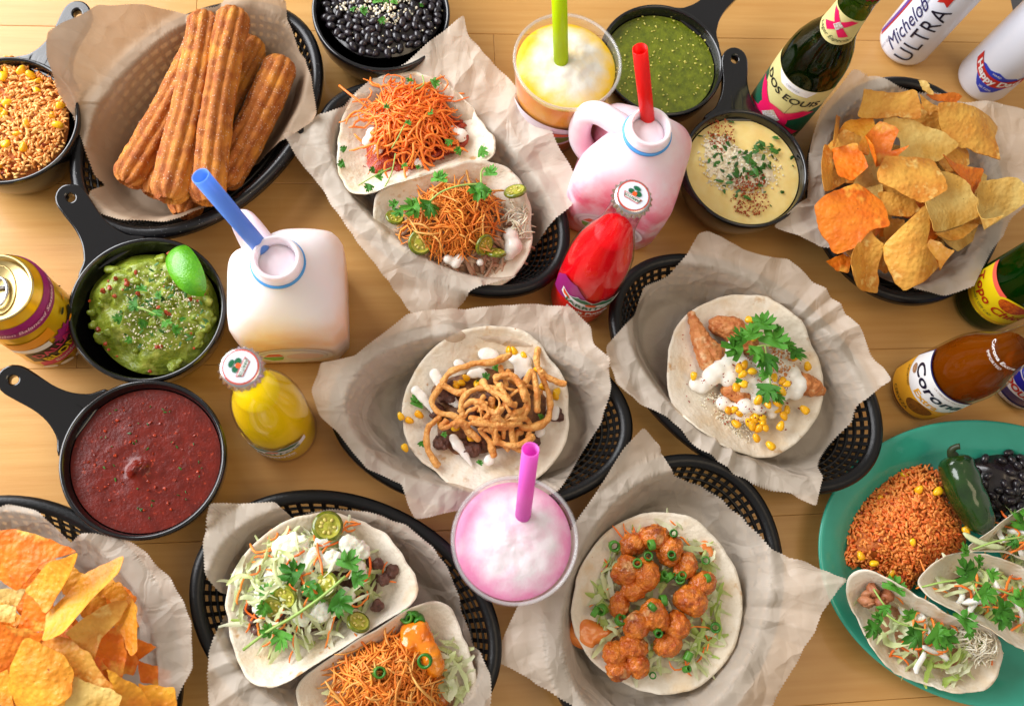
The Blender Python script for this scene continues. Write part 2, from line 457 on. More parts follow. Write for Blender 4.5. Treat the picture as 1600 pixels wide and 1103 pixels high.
def plank(u0, u1, v0, v1):
    g = 0.00012; th = 0.03; bv = 0.0004
    me = bpy.data.meshes.new('plank'); bm = bmesh.new()
    bmesh.ops.create_cube(bm, size=1)
    for w in bm.verts: w.co = Vector((w.co.x * (u1 - u0 - 2 * g), w.co.y * (v1 - v0 - 2 * g), w.co.z * th))
    bmesh.ops.bevel(bm, geom=bm.edges[:], offset=bv, segments=1, affect='EDGES')
    bm.to_mesh(me); bm.free(); me.materials.append(WOODM)
    u, v = (u0 + u1) / 2, (v0 + v1) / 2
    inst('plank', me, TRS((u * math.cos(ANG) - v * math.sin(ANG), u * math.sin(ANG) + v * math.cos(ANG), -th / 2), (0, 0, ANG)), table)
rows = [-0.45, -0.27, -0.10, 0.066, 0.2234, 0.403, 0.572, 0.74, 0.91]
for i in range(len(rows) - 1):
    cuts = [-1.0, [-.35, .2, -.5, .31, -.291, .1, -.2, .3][i], .69]
    for a, b_ in zip(cuts[:-1], cuts[1:]): plank(a, b_, rows[i], rows[i + 1])
FLOORM = mat('dark_floor', C(92, 90, 92), C(80, 78, 80), scale=8, rough=0.6)
fl = put('floor', [(-3, -3, -.75), (3, -3, -.75), (3, 3, -.75), (-3, 3, -.75)], [(0, 1, 2, 3)], FLOORM); fl['kind'] = 'structure'; fl['label'] = 'plain dark grey floor below the table'; fl['category'] = 'floor'

# ------------------------------------------------------------------ baskets and their paper liners
class Oval:
    def __init__(s, px, py, a, b, rot, zr=0.046):
        s.c = W(px, py, zr)[:2]; s.a, s.b, s.rot, s.zr = a, b, math.radians(rot), zr
    def loc(s, x, y):
        dx, dy = x - s.c[0], y - s.c[1]; return dx * math.cos(s.rot) + dy * math.sin(s.rot), -dx * math.sin(s.rot) + dy * math.cos(s.rot)
    def s_(s, x, y):
        u, v = s.loc(x, y); return np.hypot(u / s.a, v / s.b)
    def wall_z(s, x, y, floor=.0085, top=.050):
        q = s.s_(x, y); d = (1 - q) * np.hypot(x - s.c[0], y - s.c[1]) / max(q, 1e-4)
        return floor + (top - floor) * float(np.clip((.040 - d) / (.040 - .0125), 0, 1)) ** 1.15
    def rf(s):
        def f(r, z, th):                                   # r = offset from the rim ellipse, metres
            return (s.a + r) * np.cos(th), (s.b + r) * np.sin(th)
        return f

def basket(o, label, group='black plastic food baskets', m=None, holes=True):
    m = m or BASKET
    t = thing('food_basket', (o.c[0], o.c[1], 0), label, 'basket', group)
    c = (o.c[0], o.c[1], 0); zr = o.zr
    v, f = lathe([(-.0085, zr - .002), (-.006, zr + .0015), (-.001, zr + .0018), (.0025, zr - .001), (.003, zr - .007), (.001, zr - .0075), (-.0005, zr - .004), (-.006, zr - .0045), (-.0085, zr - .002)], c, 96, rot=o.rot, rfun=o.rf())
    put('rim', v, f, m, t)
    din = .030; zb = 0.005
    v, f = lathe([(-din - .004, 0), (-din + .001, 0), (-din + .002, zb + .003), (-din - .002, zb + .001), (-o.b * .7, zb), (-o.b + .0005, zb)], c, 72, rot=o.rot, rfun=o.rf())
    put('base', v, f, m, t)
    A = Acc()
    def wall(k): return -.007 - (din - .009) * k ** 1.2, zr - .004 - (zr - .009) * k     # k 0 top .. 1 bottom
    for k in (0.04, .26, .46, .66, .86):
        r, z = wall(k); h = .0022
        v, f = lathe([(r - .001, z + h), (r + .001, z + h), (r + .0008, z - h), (r - .0012, z - h), (r - .001, z + h)], c, 72, rot=o.rot, rfun=o.rf()); A.add(v, f)
    n = int((o.a + o.b) * math.pi / .0105)
    for i in range(n):
        th = 2 * math.pi * i / n; w = .0017
        for k0, k1 in ((0.0, .5), (.5, 1.0)):
            pv = []
            for k in (k0, k1):
                r, z = wall(k)
                x, y = (o.a + r) * math.cos(th), (o.b + r) * math.sin(th)
                nx, ny = o.b * math.cos(th), o.a * math.sin(th); l = math.hypot(nx, ny); nx /= l; ny /= l
                for dn, dt in ((.0012, w), (.0012, -w), (-.0012, -w), (-.0012, w)):
                    X, Y = x + nx * dn - ny * dt, y + ny * dn + nx * dt
                    pv.append((c[0] + X * math.cos(o.rot) - Y * math.sin(o.rot), c[1] + X * math.sin(o.rot) + Y * math.cos(o.rot), z))
            A.add(pv, [(0, 1, 5, 4), (1, 2, 6, 5), (2, 3, 7, 6), (3, 0, 4, 7)])
    A.put('lattice_wall', m, t, smooth=False, kind='stuff')
    return t

def paper(o, pts, label, m, seed, group='paper liners in the food baskets', amp=0.10, teeth=True, lift=0.004, c_off=(0, 0), wallk=1.0, zr=None, floor=0.0085):
    """liner: follows the basket's floor and wall inside, spreads over the rim outside. pts (px,py,z of edge)"""
    P = np.array([W(a, b, z) for a, b, z in pts])
    nb = 620
    B, per = crom(P, nb, smooth=False)
    k = np.ones(5) / 5
    for q in range(3): B[:, q] = np.convolve(np.r_[B[-2:, q], B[:, q], B[:2, q]], k, 'valid')
    c = np.array([o.c[0] + c_off[0], o.c[1] + c_off[1]])
    g = np.random.default_rng(seed)
    B[:, :2] += (0.0016 * wob(B[:, 0], B[:, 1], seed + 5, 60))[:, None] * np.array([[.7, .7]])
    if teeth:
        d = B[:, :2] - c; d /= np.linalg.norm(d, axis=1)[:, None]; B[:, :2] += d * (np.where(np.arange(nb) % 2, 0.0006, -.0006))[:, None]
    zr = (zr or o.zr) + lift
    nr = 46
    bz = B[None, :, 2]
    phs = g.uniform(0, 6.28, 4)
    def zm(x, y, t):
        s = o.s_(x, y); rl = np.hypot(x - o.c[0], y - o.c[1]) / np.maximum(s, 1e-4); d = (1 - s) * rl       # metres inside the rim
        db = d[-1:, :]; top = zr
        zin = floor + (top - floor) * np.clip((.040 - d) / (.040 - .0125), 0, 1) ** 1.15
        tt = np.clip((-.004 - d) / np.maximum(-.004 - db, .006), 0, 1)
        zo = np.where(db < -.006, zin * (1 - tt) + bz * tt, zin)
        th = np.arctan2(y - c[1], x - c[0])
        q = th * 1.3 + phs[0] + .9 * np.sin(2 * th + phs[1]) + .5 * np.sin(5 * th + phs[2])
        pl = (np.abs((q % 1.0) - .5) * 2 - .5) * (.6 + .4 * np.sin(3 * th + phs[3]))
        wall = np.clip((.045 - d) / .03, 0, 1)
        cr = creases(x, y, seed, 46, amp, .034, .17) + creases(x, y, seed + 9, 120, amp * 1.1, .011, .17) + creases(x, y, seed + 19, 26, amp * 1.3, .02, .17) * wall
        n = pl * .007 * wall + cr * (0.10 + .9 * wall)
        k = np.clip((-.004 - d) / .012, 0, 1)                     # only beyond the rim may it dip
        n = n * k + np.maximum(n, -.0006 + .25 * n) * (1 - k) 
        n = np.where(d > -.004, np.maximum(n, -.001), n)
        return zo + n + .0012
    V, f = polar(B, c, 0, nr, zm)
    V[:, 2] = np.maximum(V[:, 2], .0012)
    ob = put('paper_liner', V, f, m, None); tag(ob, label, 'paper liner', group)
    # flat facets near sharp folds read as creases
    return ob

def skillet(px, py, label, hang, r=.063, zr=.056, hl=.07, has_handle=True, group='black handled serving bowls'):
    c = W(px, py, zr); c = np.array([c[0], c[1], 0.0]); k = r / .063
    t = thing('serving_skillet', c, label, 'serving bowl', group)
    prof = [(.001, 0), (.040, 0), (.044, .0008), (.047, .003), (.054, .016), (.0605, .034), (.0625, .046), (.0632, .0525), (.0632, .0555), (.0622, .0572), (.0606, .0572), (.0594, .0556), (.0588, .052), (.0575, .046), (.0545, .032), (.049, .016), (.043, .0085), (.034, .0065), (.001, .0065)]
    v, f = lathe([(a * k, b) for a, b in prof], c, 72); put('bowl', v, f, BLACK, t)
    if has_handle:
        cu = bpy.data.curves.new('handle', 'CURVE'); cu.dimensions = '2D'; cu.fill_mode = 'BOTH'; cu.extrude = .0028; cu.bevel_depth = .0016; cu.bevel_resolution = 2; cu.offset = -.0012
        L = hl; r0 = r - .002
        up = [(r0 - .004, .030), (r0 + .008, .021), (r0 + .020, .0148), (r0 + .034, .0122), (r0 + L - .016, .0128), (r0 + L - .006, .0128), (r0 + L + .001, .0100), (r0 + L + .0048, .0050), (r0 + L + .006, 0)]
        outl = up + [(x, -y) for x, y in reversed(up[:-1])]
        o_, _ = crom(np.array([(x, y, 0) for x, y in outl]), 64, True)
        hx = r0 + L - .006
        hole = [(hx + .0042 * math.cos(a), .0042 * math.sin(a)) for a in np.linspace(0, 2 * math.pi, 20, endpoint=False)]
        for loop in ([(p[0], p[1]) for p in o_], hole):
            sp = cu.splines.new('POLY'); sp.points.add(len(loop) - 1); sp.use_cyclic_u = True
            for q, p in zip(sp.points, loop): q.co = (p[0], p[1], 0, 1)
        ob = bpy.data.objects.new('tmp', cu); me = bpy.data.meshes.new_from_object(ob); bpy.data.objects.remove(ob)
        bm = bmesh.new(); bm.from_mesh(me)
        for _ in range(2):
            bmesh.ops.subdivide_edges(bm, edges=[e for e in bm.edges if e.calc_length() > .012], cuts=1); bmesh.ops.triangulate(bm, faces=bm.faces[:])
        V = np.array([w.co[:] for w in bm.verts]); F = [[w.index for w in fc.verts] for fc in bm.faces]; bm.free()
        V[:, 2] += zr - .012 + .012 * np.clip((V[:, 0] - r0) / L, 0, 1.1) ** 1.0
        a = math.radians(hang); ca, sa = math.cos(a), math.sin(a)
        X = c[0] + V[:, 0] * ca - V[:, 1] * sa; Y = c[1] + V[:, 0] * sa + V[:, 1] * ca
        ho = put('handle', np.c_[X, Y, V[:, 2]], F, BLACK, t)
        ho.data.set_sharp_from_angle(angle=.6) if hasattr(ho.data, 'set_sharp_from_angle') else None
    return t, c

# ------------------------------------------------------------------ wrapped print
class Turned:
    """a turned body: base point and profile, with a map from print coordinates to its surface"""
    def __init__(s, px, py, prof, face=0.0):
        c = W(px, py, 0); s.c = np.array([c[0], c[1], 0.0]); s.prof = prof
        s.zs = np.array([p[1] for p in prof]); s.rs = np.array([p[0] for p in prof])
        s.th0 = math.atan2(-s.c[1], -s.c[0]) + math.radians(face)
    def r(s, z):
        return np.interp(z, s.zs, s.rs)
    def map(s, u, v, off):
        r = s.r(v); ru = np.maximum(r, .004); th = s.th0 + u / ru
        return np.stack([s.c[0] + (r + off) * np.cos(th), s.c[1] + (r + off) * np.sin(th), v], -1)

def refine(V, F, mx=.004):
    bm = bmesh.new(); vs = [bm.verts.new(p) for p in V]
    for q in F:
        try: bm.faces.new([vs[i] for i in q])
        except ValueError: pass
    for _ in range(6):
        e = [x for x in bm.edges if x.calc_length() > mx]
        if not e: break
        bmesh.ops.subdivide_edges(bm, edges=e, cuts=1); bmesh.ops.triangulate(bm, faces=[q for q in bm.faces if len(q.verts) > 3])
    bm.verts.index_update(); V = np.array([w.co[:] for w in bm.verts]); F = [[w.index for w in q.verts] for q in bm.faces]; bm.free()
    return V, F

def wrap_poly(T, pts, off, name, m, parent, mx=.004):
    F = tessellate_polygon([[Vector((a, b, 0)) for a, b in pts]])
    V, F = refine([(a, b, 0) for a, b in pts], F, mx)
    return put(name, T.map(V[:, 0], V[:, 1], off), F, m, parent)

def text_mesh(s, size, shear=0.0, bold=0.0, spacing=1.0):
    cu = bpy.data.curves.new('t', 'FONT'); cu.body = s; cu.size = size; cu.shear = shear; cu.offset = bold * size; cu.align_x = 'CENTER'; cu.align_y = 'CENTER'; cu.resolution_u = 3; cu.space_character = spacing
    ob = bpy.data.objects.new('t', cu); me = bpy.data.meshes.new_from_object(ob); bpy.data.objects.remove(ob)
    V = np.array([w.co[:] for w in me.vertices]); F = [tuple(p.vertices) for p in me.polygons]; bpy.data.meshes.remove(me)
    return V, F

def wrap_text(T, s, size, u, v, off, m, parent, shear=0, bold=0, sx=1.0, up=False, arc=0.0, name='lettering', spacing=1.0, tilt=0.0):
    V, F = text_mesh(s, size, shear, bold, spacing); V, F = refine(V, F, .006)
    x, y = V[:, 0] * sx, V[:, 1].copy()
    y = y + arc * x * x
    if tilt: x, y = x * math.cos(tilt) - y * math.sin(tilt), x * math.sin(tilt) + y * math.cos(tilt)
    if up: x, y = -y, x
    return put(name, T.map(x + u, y + v, off), F, m, parent, smooth=False)

def oval_pts(cx_, cy_, a, b, n=40, t0=0, t1=2 * math.pi):
    return [(cx_ + a * math.cos(t), cy_ + b * math.sin(t)) for t in np.linspace(t0, t1, n, endpoint=False)]

def crown_cap(t, T, z, rtop=.0132, m_top=None, m_side=None, h=.0062, border=None, logo=True, tilt=0.0):
    n = 84
    def rf(r, zz, th):
        rr = r + (.0009 * np.cos(21 * th) if zz < h * .35 else .0 * th); return rr * np.cos(th), rr * np.sin(th)
    c = (T.c[0], T.c[1], z)
    v, f = lathe([(.0146, -.0002), (.0150, .0006), (.0146, .0018), (rtop + .0006, .0040), (rtop, .0056), (rtop - .0012, h), (.0001, h + .0002)], c, n, rfun=rf)
    cap = put('crown_cap', v, f, m_side or STEEL, t)
    if border:
        v, f = lathe([(rtop - .0011, h + .0003), (.0001, h + .00045)], c, 48); put('cap_edge_print', v, f, border, cap)
        v, f = lathe([(rtop - .0022, h + .0006), (.0001, h + .00075)], c, 48); put('cap_face_print', v, f, m_top, cap)
    if logo:
        def flat(pts, mt, nm, dz):
            a = tilt; P = [(p[0] * math.cos(a) - p[1] * math.sin(a), p[0] * math.sin(a) + p[1] * math.cos(a)) for p in pts]
            F = tessellate_polygon([[Vector((q[0], q[1], 0)) for q in P]])
            put(nm, [(c[0] + q[0], c[1] + q[1], z + h + dz) for q in P], F, mt, cap, smooth=False)
        flat([(-.0075, .0), (.0075, .0), (.0055, .0045), (-.0055, .0045)], RED_PRINT, 'badge', .0010)
        flat([(-.0066, .0006), (.0066, .0006), (.005, .0039), (-.005, .0039)], WHITE, 'badge', .0012)
        flat(oval_pts(-.0028, -.0028, .0026, .0022, 12), GREEN_PRINT, 'leaf_print', .0010)
        flat(oval_pts(.0030, -.0024, .0024, .002, 12), GREEN_PRINT, 'leaf_print', .0011)
        flat(oval_pts(.0002, -.0062, .0030, .0018, 12), GREEN_PRINT, 'leaf_print', .0012)
        flat(oval_pts(-.0001, -.0014, .0018, .0020, 10), ORANGE_PRINT, 'fruit_print', .0013)
        V, F = text_mesh('JARRITOS', .0030, bold=.02); a = tilt
        put('lettering', [(c[0] + p[0] * math.cos(a) - (p[1] + .0022) * math.sin(a), c[1] + p[0] * math.sin(a) + (p[1] + .0022) * math.cos(a), z + h + .0014) for p in V], F, GREEN_PRINT, cap, smooth=False)
    return cap

RED_PRINT = mat('red_print', C(196, 42, 36), rough=.4); GREEN_PRINT = mat('green_print', C(18, 98, 62), rough=.4); ORANGE_PRINT = mat('orange_print', C(236, 92, 34), rough=.4)
BLACK_PRINT = mat('black_print', C(22, 22, 26), rough=.45); NAVY_PRINT = mat('navy_print', C(28, 34, 92), rough=.4); PINK_PRINT = mat('magenta_print', C(226, 22, 92), rough=.4)
CREAM_PRINT = mat('cream_print', C(212, 204, 140), rough=.4); YELLOW_PRINT = mat('yellow_print', C(246, 218, 20), rough=.4); GOLD_PRINT = mat('gold_print', C(228, 164, 40), rough=.4)
GREY_PRINT = mat('grey_print', C(160, 164, 178), rough=.4); PURPLE_PRINT = mat('purple_print', C(150, 30, 110), rough=.4); BLUE_PRINT = mat('blue_print', C(46, 68, 190), rough=.4)
SILVER_PRINT = mat('silver_print', C(222, 222, 226), C(170, 150, 120), scale=600, rough=.35)
# ------------------------------------------------------------------ baskets + liners in place
OV = dict(churro=Oval(312, 178, .135, .090, 55), A=Oval(691, 290, .133, .083, -37), B=Oval(542, 964, .130, .093, -25), Cc=Oval(755, 648, .131, .081, -5),
          D=Oval(1167, 578, .139, .088, -37), E=Oval(1042, 932, .126, .095, 62), chipR=Oval(1418, 290, .121, .099, 78), chipL=Oval(45, 1018, .132, .100, -48))
basket(OV['churro'], 'black speckled oval basket holding the churros', m=ENAMEL)
basket(OV['A'], 'black oval basket under the carrot taco and the shredded pork taco')
basket(OV['B'], 'black oval basket under the lettuce taco beside the bowl of red salsa')
basket(OV['Cc'], 'black oval basket under the single onion ring taco')
basket(OV['D'], 'black oval basket under the corn and crema chicken taco')
basket(OV['E'], 'black oval basket under the fried shrimp taco')
basket(OV['chipR'], 'black basket of tortilla chips beside the cans and the green glass bottles')
basket(OV['chipL'], 'black basket of orange tortilla chips below the red salsa bowl')
paper(OV['churro'], [(75,52,.075),(149,8,.07),(228,11,.06),(275,18,.05),(300,32,.044),(340,20,.045),(360,-5,.05),(444,-5,.06),(448,22,.06),(476,86,.058),(495,178,.06),(450,215,.05),(416,232,.045),(370,290,.042),(343,325,.042),(290,345,.045),(257,350,.05),(180,338,.055),(122,318,.06),(152,272,.055),(136,262,.06),(108,190,.075),(76,92,.08)],
      'brown paper liner with zigzag edges around the churros', KRAFT, 3, amp=.05)
paper(OV['A'], [(443,208,.055),(488,184,.05),(535,172,.046),(560,150,.04),(600,118,.04),(633,98,.05),(662,73,.06),(724,26,.07),(732,54,.068),(805,133,.066),(852,197,.062),(900,285,.06),(908,309,.06),(857,350,.05),(830,385,.045),(800,440,.04),(734,462,.035),(680,517,.052),(635,487,.05),(604,436,.045),(556,373,.045),(521,325,.048),(490,278,.05),(462,247,.055)],
      'creased paper liner under the carrot taco and the shredded pork taco', PAPER, 14)
paper(OV['B'], [(314,846,.06),(324,787,.065),(424,784,.06),(456,811,.046),(482,800,.044),(524,795,.05),(575,798,.055),(636,817,.055),(674,849,.055),(700,884,.055),(722,948,.052),(741,1010,.05),(751,1016,.05),(764,1054,.05),(767,1103,.05),(650,1200,.05),(450,1200,.05),(328,1103,.055),(322,1022,.06),(348,955,.055),(370,942,.05),(357,926,.05),(338,926,.055),(316,894,.06)],
      'creased paper liner under the lettuce and beef taco', PAPER, 25)
paper(OV['Cc'], [(487,612,.05),(500,568,.05),(555,556,.05),(598,521,.05),(636,492,.05),(709,484,.05),(785,476,.052),(840,475,.056),(890,483,.056),(923,512,.055),(928,537,.056),(954,556,.06),(957,600,.058),(944,658,.055),(906,721,.052),(874,765,.05),(820,790,.045),(722,797,.05),(649,811,.045),(636,788,.048),(627,759,.046),(573,734,.045),(559,715,.046),(528,673,.05),(500,650,.05)],
      'creased paper liner under the onion ring taco', PAPER, 31)
paper(OV['D'], [(947,541,.055),(971,514,.052),(999,483,.05),(1009,445,.047),(1050,425,.046),(1073,398,.052),(1090,366,.062),(1105,363,.062),(1158,392,.06),(1229,408,.056),(1282,454,.056),(1345,521,.056),(1370,571,.058),(1390,595,.06),(1348,629,.054),(1343,655,.05),(1312,693,.046),(1285,727,.046),(1273,792,.05),(1233,772,.046),(1191,762,.045),(1147,741,.046),(1088,700,.048),(1043,651,.05),(1002,634,.052),(961,600,.055)],
      'creased paper liner under the corn and crema taco', PAPER, 47)
paper(OV['E'], [(1005,668,.065),(1030,690,.06),(1055,740,.05),(1100,757,.048),(1138,777,.05),(1165,802,.055),(1217,858,.06),(1317,907,.06),(1303,922,.058),(1258,1008,.05),(1210,1097,.045),(1180,1150,.04),(1000,1160,.045),(900,1110,.045),(856,1077,.045),(770,1030,.04),(811,942,.045),(840,925,.046),(897,819,.05),(935,767,.055),(945,750,.058),(975,700,.06)],
      'creased paper liner under the fried shrimp taco', PAPER, 58)
paper(OV['chipR'], [(1311,137,.06),(1330,112,.065),(1377,110,.06),(1388,116,.058),(1400,142,.045),(1450,150,.045),(1503,160,.05),(1559,162,.055),(1600,170,.055),(1645,200,.055),(1640,290,.055),(1587,336,.058),(1578,362,.06),(1559,385,.06),(1523,447,.055),(1477,461,.05),(1428,453,.046),(1380,440,.04),(1330,420,.04),(1285,395,.042),(1278,391,.045),(1208,355,.05),(1246,320,.055),(1262,310,.056),(1270,250,.06),(1276,200,.06),(1282,172,.06)],
      'creased paper liner around the yellow tortilla chips', PAPER, 63)
paper(OV['chipL'], [(0,786,.062),(47,794,.062),(78,819,.056),(103,847,.048),(124,831,.058),(143,830,.06),(199,850,.06),(224,863,.06),(264,900,.058),(302,971,.055),(303,1040,.052),(277,1090,.05),(260,1160,.05),(0,1260,.05),(-130,1150,.05),(-150,900,.055),(-60,810,.06)],
      'creased paper liner around the orange tortilla chips', PAPER, 77)

# ------------------------------------------------------------------ serving bowls
sk = {}
sk['salsa'] = skillet(224, 716, 'black handled bowl filled with dark red salsa', 150, r=.066, hl=.068)
sk['guac'] = skillet(230, 482, 'black handled bowl filled with guacamole', 127, r=.065, hl=.066)
sk['verde'] = skillet(1034, 93, 'black handled bowl filled with green salsa', 50, r=.062, hl=.066)
sk['queso'] = skillet(1165, 262, 'black handled bowl filled with pale yellow queso', 92, r=.062, hl=.062)
sk['rice'] = skillet(8, 187, 'black handled bowl filled with orange rice', 66, r=.063, hl=.066)
sk['beans'] = skillet(596, 17, 'black bowl filled with black beans', 80, r=.066, hl=.066)

# ------------------------------------------------------------------ drinks: cups, jugs, straws, bottles, cans
CLEAR = film('clear_plastic', (0.97, 0.97, 0.97, 1), rough=.06, frost=.05)
def cup(px, py, liquid, ring, label, slush_label, slush_name_mat, seed, printed=False):
    c = W(px, py, .12); c = np.array([c[0], c[1], 0.0])
    t = thing('plastic_cup', c, label, 'cup', 'clear plastic cups of frozen drink')
    v, f = lathe([(.001, .002), (.029, .002), (.030, .0), (.0315, .002), (.0475, .112), (.0478, .1175), (.0492, .1185), (.0497, .1200), (.0490, .1215), (.0476, .1212), (.0466, .1175), (.0462, .112)], c, 72)
    put('cup_wall', v, f, CLEAR, t)
    v, f = lathe([(.0476 + .0013 * math.cos(a), .1200 + .0013 * math.sin(a) ) for a in np.linspace(0, 2 * math.pi, 9)], c, 72); 
    put('rim', v, f, film('clear_rim', (.93, .93, .95, 1), rough=.08, frost=.18), t)
    # frozen drink: body and domed top
    prof = [(.001, .003), (.0295, .003), (.0310, .006), (.0455, .108), (.0450, .1105)]
    v, f = lathe(prof, c, 72); v = list(v); n = 72; f = list(f)
    so = put('frozen_drink', v, f, liquid, None); tag(so, slush_label, 'drink', 'frozen drinks'); 
    B = np.array([(c[0] + .0451 * math.cos(a), c[1] + .0451 * math.sin(a), .1105) for a in np.linspace(0, 2 * math.pi, 90, endpoint=False)])
    def zm(x, y, tt): return .1105 + .0095 * np.clip(1 - tt ** 2.2, 0, 1) + .0012 * wob(x, y, seed, 130, 4) * np.clip(1.15 - tt, 0, 1)
    V, F = polar(B, c[:2], 0, 26, zm); put('slush_top', V, F, slush_name_mat, so)
    if printed:
        T = Turned(px, py, [(.0318, .0), (.0480, .112)]); T.c = c; T.th0 = math.radians(-118)
        lb = wrap_poly(T, oval_pts(0, .056, .044, .023, 48), .0010, 'printed_label', mat('frost_print', C(226, 216, 226), rough=.5), t)
        wrap_poly(T, [(.006, .056), (.032, .056), (.030, .047), (.022, .042), (.012, .044)], .0016, 'leaf_print', mat('olive_print', C(118, 140, 60), rough=.5), lb)
        wrap_poly(T, [(.006, .058), (.033, .058), (.028, .064), (.012, .066)], .0016, 'fruit_print', mat('coral_print', C(226, 110, 80), rough=.5), lb)
        wrap_text(T, 'margarita', .011, -.016, .058, .0016, mat('pale_red_print', C(206, 140, 140), rough=.5), lb, bold=.01)
    return t, c

def slush_mat(name, edge, core, c, rad, sc=45):
    m = mat(name, edge, core, scale=sc, rough=.42, bump=.12, bscale=420, sss=.15, srad=(1, .8, .8), sscale=.006)
    nt = m.node_tree; N = nt.nodes; L = nt.links; mx = [x for x in N if x.type == 'MIX'][0]; fac = mx.inputs[0].links[0].from_socket
    tc = N.new('ShaderNodeTexCoord'); ln = N.new('ShaderNodeVectorMath'); ln.operation = 'LENGTH'
    mul = N.new('ShaderNodeVectorMath'); mul.operation = 'MULTIPLY'; mul.inputs[1].default_value = (1, 1, 0); L.new(tc.outputs['Object'], mul.inputs[0]); L.new(mul.outputs[0], ln.inputs[0])
    r = N.new('ShaderNodeMapRange'); r.inputs[1].default_value = rad * 1.02; r.inputs[2].default_value = rad * .62; L.new(ln.outputs['Value'], r.inputs[0])
    a = N.new('ShaderNodeMath'); a.operation = 'ADD'; s = N.new('ShaderNodeMath'); s.operation = 'MULTIPLY_ADD'; s.inputs[1].default_value = .55; s.inputs[2].default_value = -.35
    L.new(fac, s.inputs[0]); L.new(s.outputs[0], a.inputs[0]); L.new(r.outputs[0], a.inputs[1]); a.use_clamp = True; L.new(a.outputs[0], mx.inputs[0])
    return m
cup(805, 843, mat('pink_drink', C(236, 150, 190), rough=.3, sss=.3), None, 'clear cup of pink frozen drink beside the onion ring taco', 'pink and white frozen drink heaped in the clear cup', slush_mat('pink_slush', C(228, 140, 182), C(228, 218, 224), None, .045), 5)
ORG = mat('orange_drink', C(250, 176, 10), C(232, 110, 6), scale=16, rough=.3, sss=.3)
cup(887, 96, ORG, None, 'clear cup of yellow frozen drink beside the green salsa', 'yellow and white frozen drink in the clear cup', slush_mat('yellow_slush', C(246, 200, 30), C(226, 222, 208), None, .044), 9, printed=True)

def straw(a, b, r, col, label, name):
    m = mat(name, col, rough=.32, transl=.45)
    v, f = hollow_tube(W(*a), W(*b), r, .0006)
    o = put('drinking_straw', v, f, m, None); tag(o, label, 'straw', 'bright plastic straws')
straw((816, 815, .108), (829, 702, .205), .0062, C(255, 130, 236), 'magenta straw standing in the pink frozen drink', 'magenta_straw')
straw((877, 104, .112), (872, -70, .215), .0066, C(220, 245, 10), 'lime yellow straw standing in the yellow frozen drink', 'lime_straw')
straw((440, 425, .105), (313, 275, .225), .0066, C(128, 184, 255), 'blue straw leaning out of the pale orange jug', 'blue_straw')
straw((1016, 225, .105), (1000, 77, .225), .0060, C(255, 44, 40), 'red straw standing in the pink jug', 'red_straw')

def jug(base, rotz, hang, m, label, hmat, seed):
    c = W(*base, 0); c = np.array([c[0], c[1], 0.0])
    t = thing('plastic_jug', c, label, 'jug', 'small plastic jugs of frozen drink')
    prof = [(0.001, .001), (.036, .001), (.041, .0), (.0455, .004), (.0475, .012), (.0480, .03), (.0485, .06), (.0485, .082), (.0475, .092), (.0440, .103), (.0385, .113), (.0315, .122), (.0255, .129), (.0215, .1335), (.0195, .1365)]
    ha = math.radians(hang - rotz)
    def rf(r, z, th):
        k = np.clip((z - .075) / .05, 0, 1); n = 7.5 * (1 - k) + 2 * k
        rr = r / (np.abs(np.cos(th)) ** n + np.abs(np.sin(th)) ** n) ** (1 / n)
        # bevelled corners and the hollow behind the handle
        d = np.abs((th - ha + np.pi) % (2 * np.pi) - np.pi)
        dep = .38 * np.exp(-(d / .33) ** 2) * np.clip((z - .045) / .03, 0, 1) * np.clip((.125 - z) / .02, 0, 1)
        rr = np.minimum(rr, r * 1.24) * (1 - dep)
        return rr * np.cos(th), rr * np.sin(th)
    v, f = lathe(prof, c, 96, rot=math.radians(rotz), rfun=rf); b = put('body', v, f, m, t)
    v, f = lathe([(.0195, .1365), (.0190, .1372), (.0190, .141), (.0203, .1415), (.0203, .1425), (.0188, .1432), (.0186, .1500), (.0178, .1518), (.0158, .1516), (.0150, .150), (.0148, .137), (.0152, .128)], c, 56); put('neck', v, f, hmat, t)
    v, f = lathe([(.0190, .1370), (.0214, .1372), (.0218, .1386), (.0214, .1400), (.0190, .1402)], c, 56); put('seal_ring', v, f, mat('blue_seal', C(80, 160, 232), rough=.35), t)
    v, f = lathe([(.0150, .1395), (.011, .1425), (.00001, .1435)], c, 40); put('slush_surface', v, f, FROST, t)
    a = math.radians(hang); d = np.array([math.cos(a), math.sin(a), 0]); z = np.array([0, 0, 1.0])
    pts = [c + d * q + z * w for q, w in ((.016, .1265), (.030, .1275), (.044, .1265), (.0535, .119), (.0570, .107), (.0575, .090), (.0545, .074), (.047, .062), (.036, .056))]
    p = ocurve(pts, 36); s = np.linspace(0, 1, 36)
    v, f = tube(p, .0098 + .0025 * np.abs(s - .45), 16); h = put('handle', v, f, hmat, t)
    return t, c
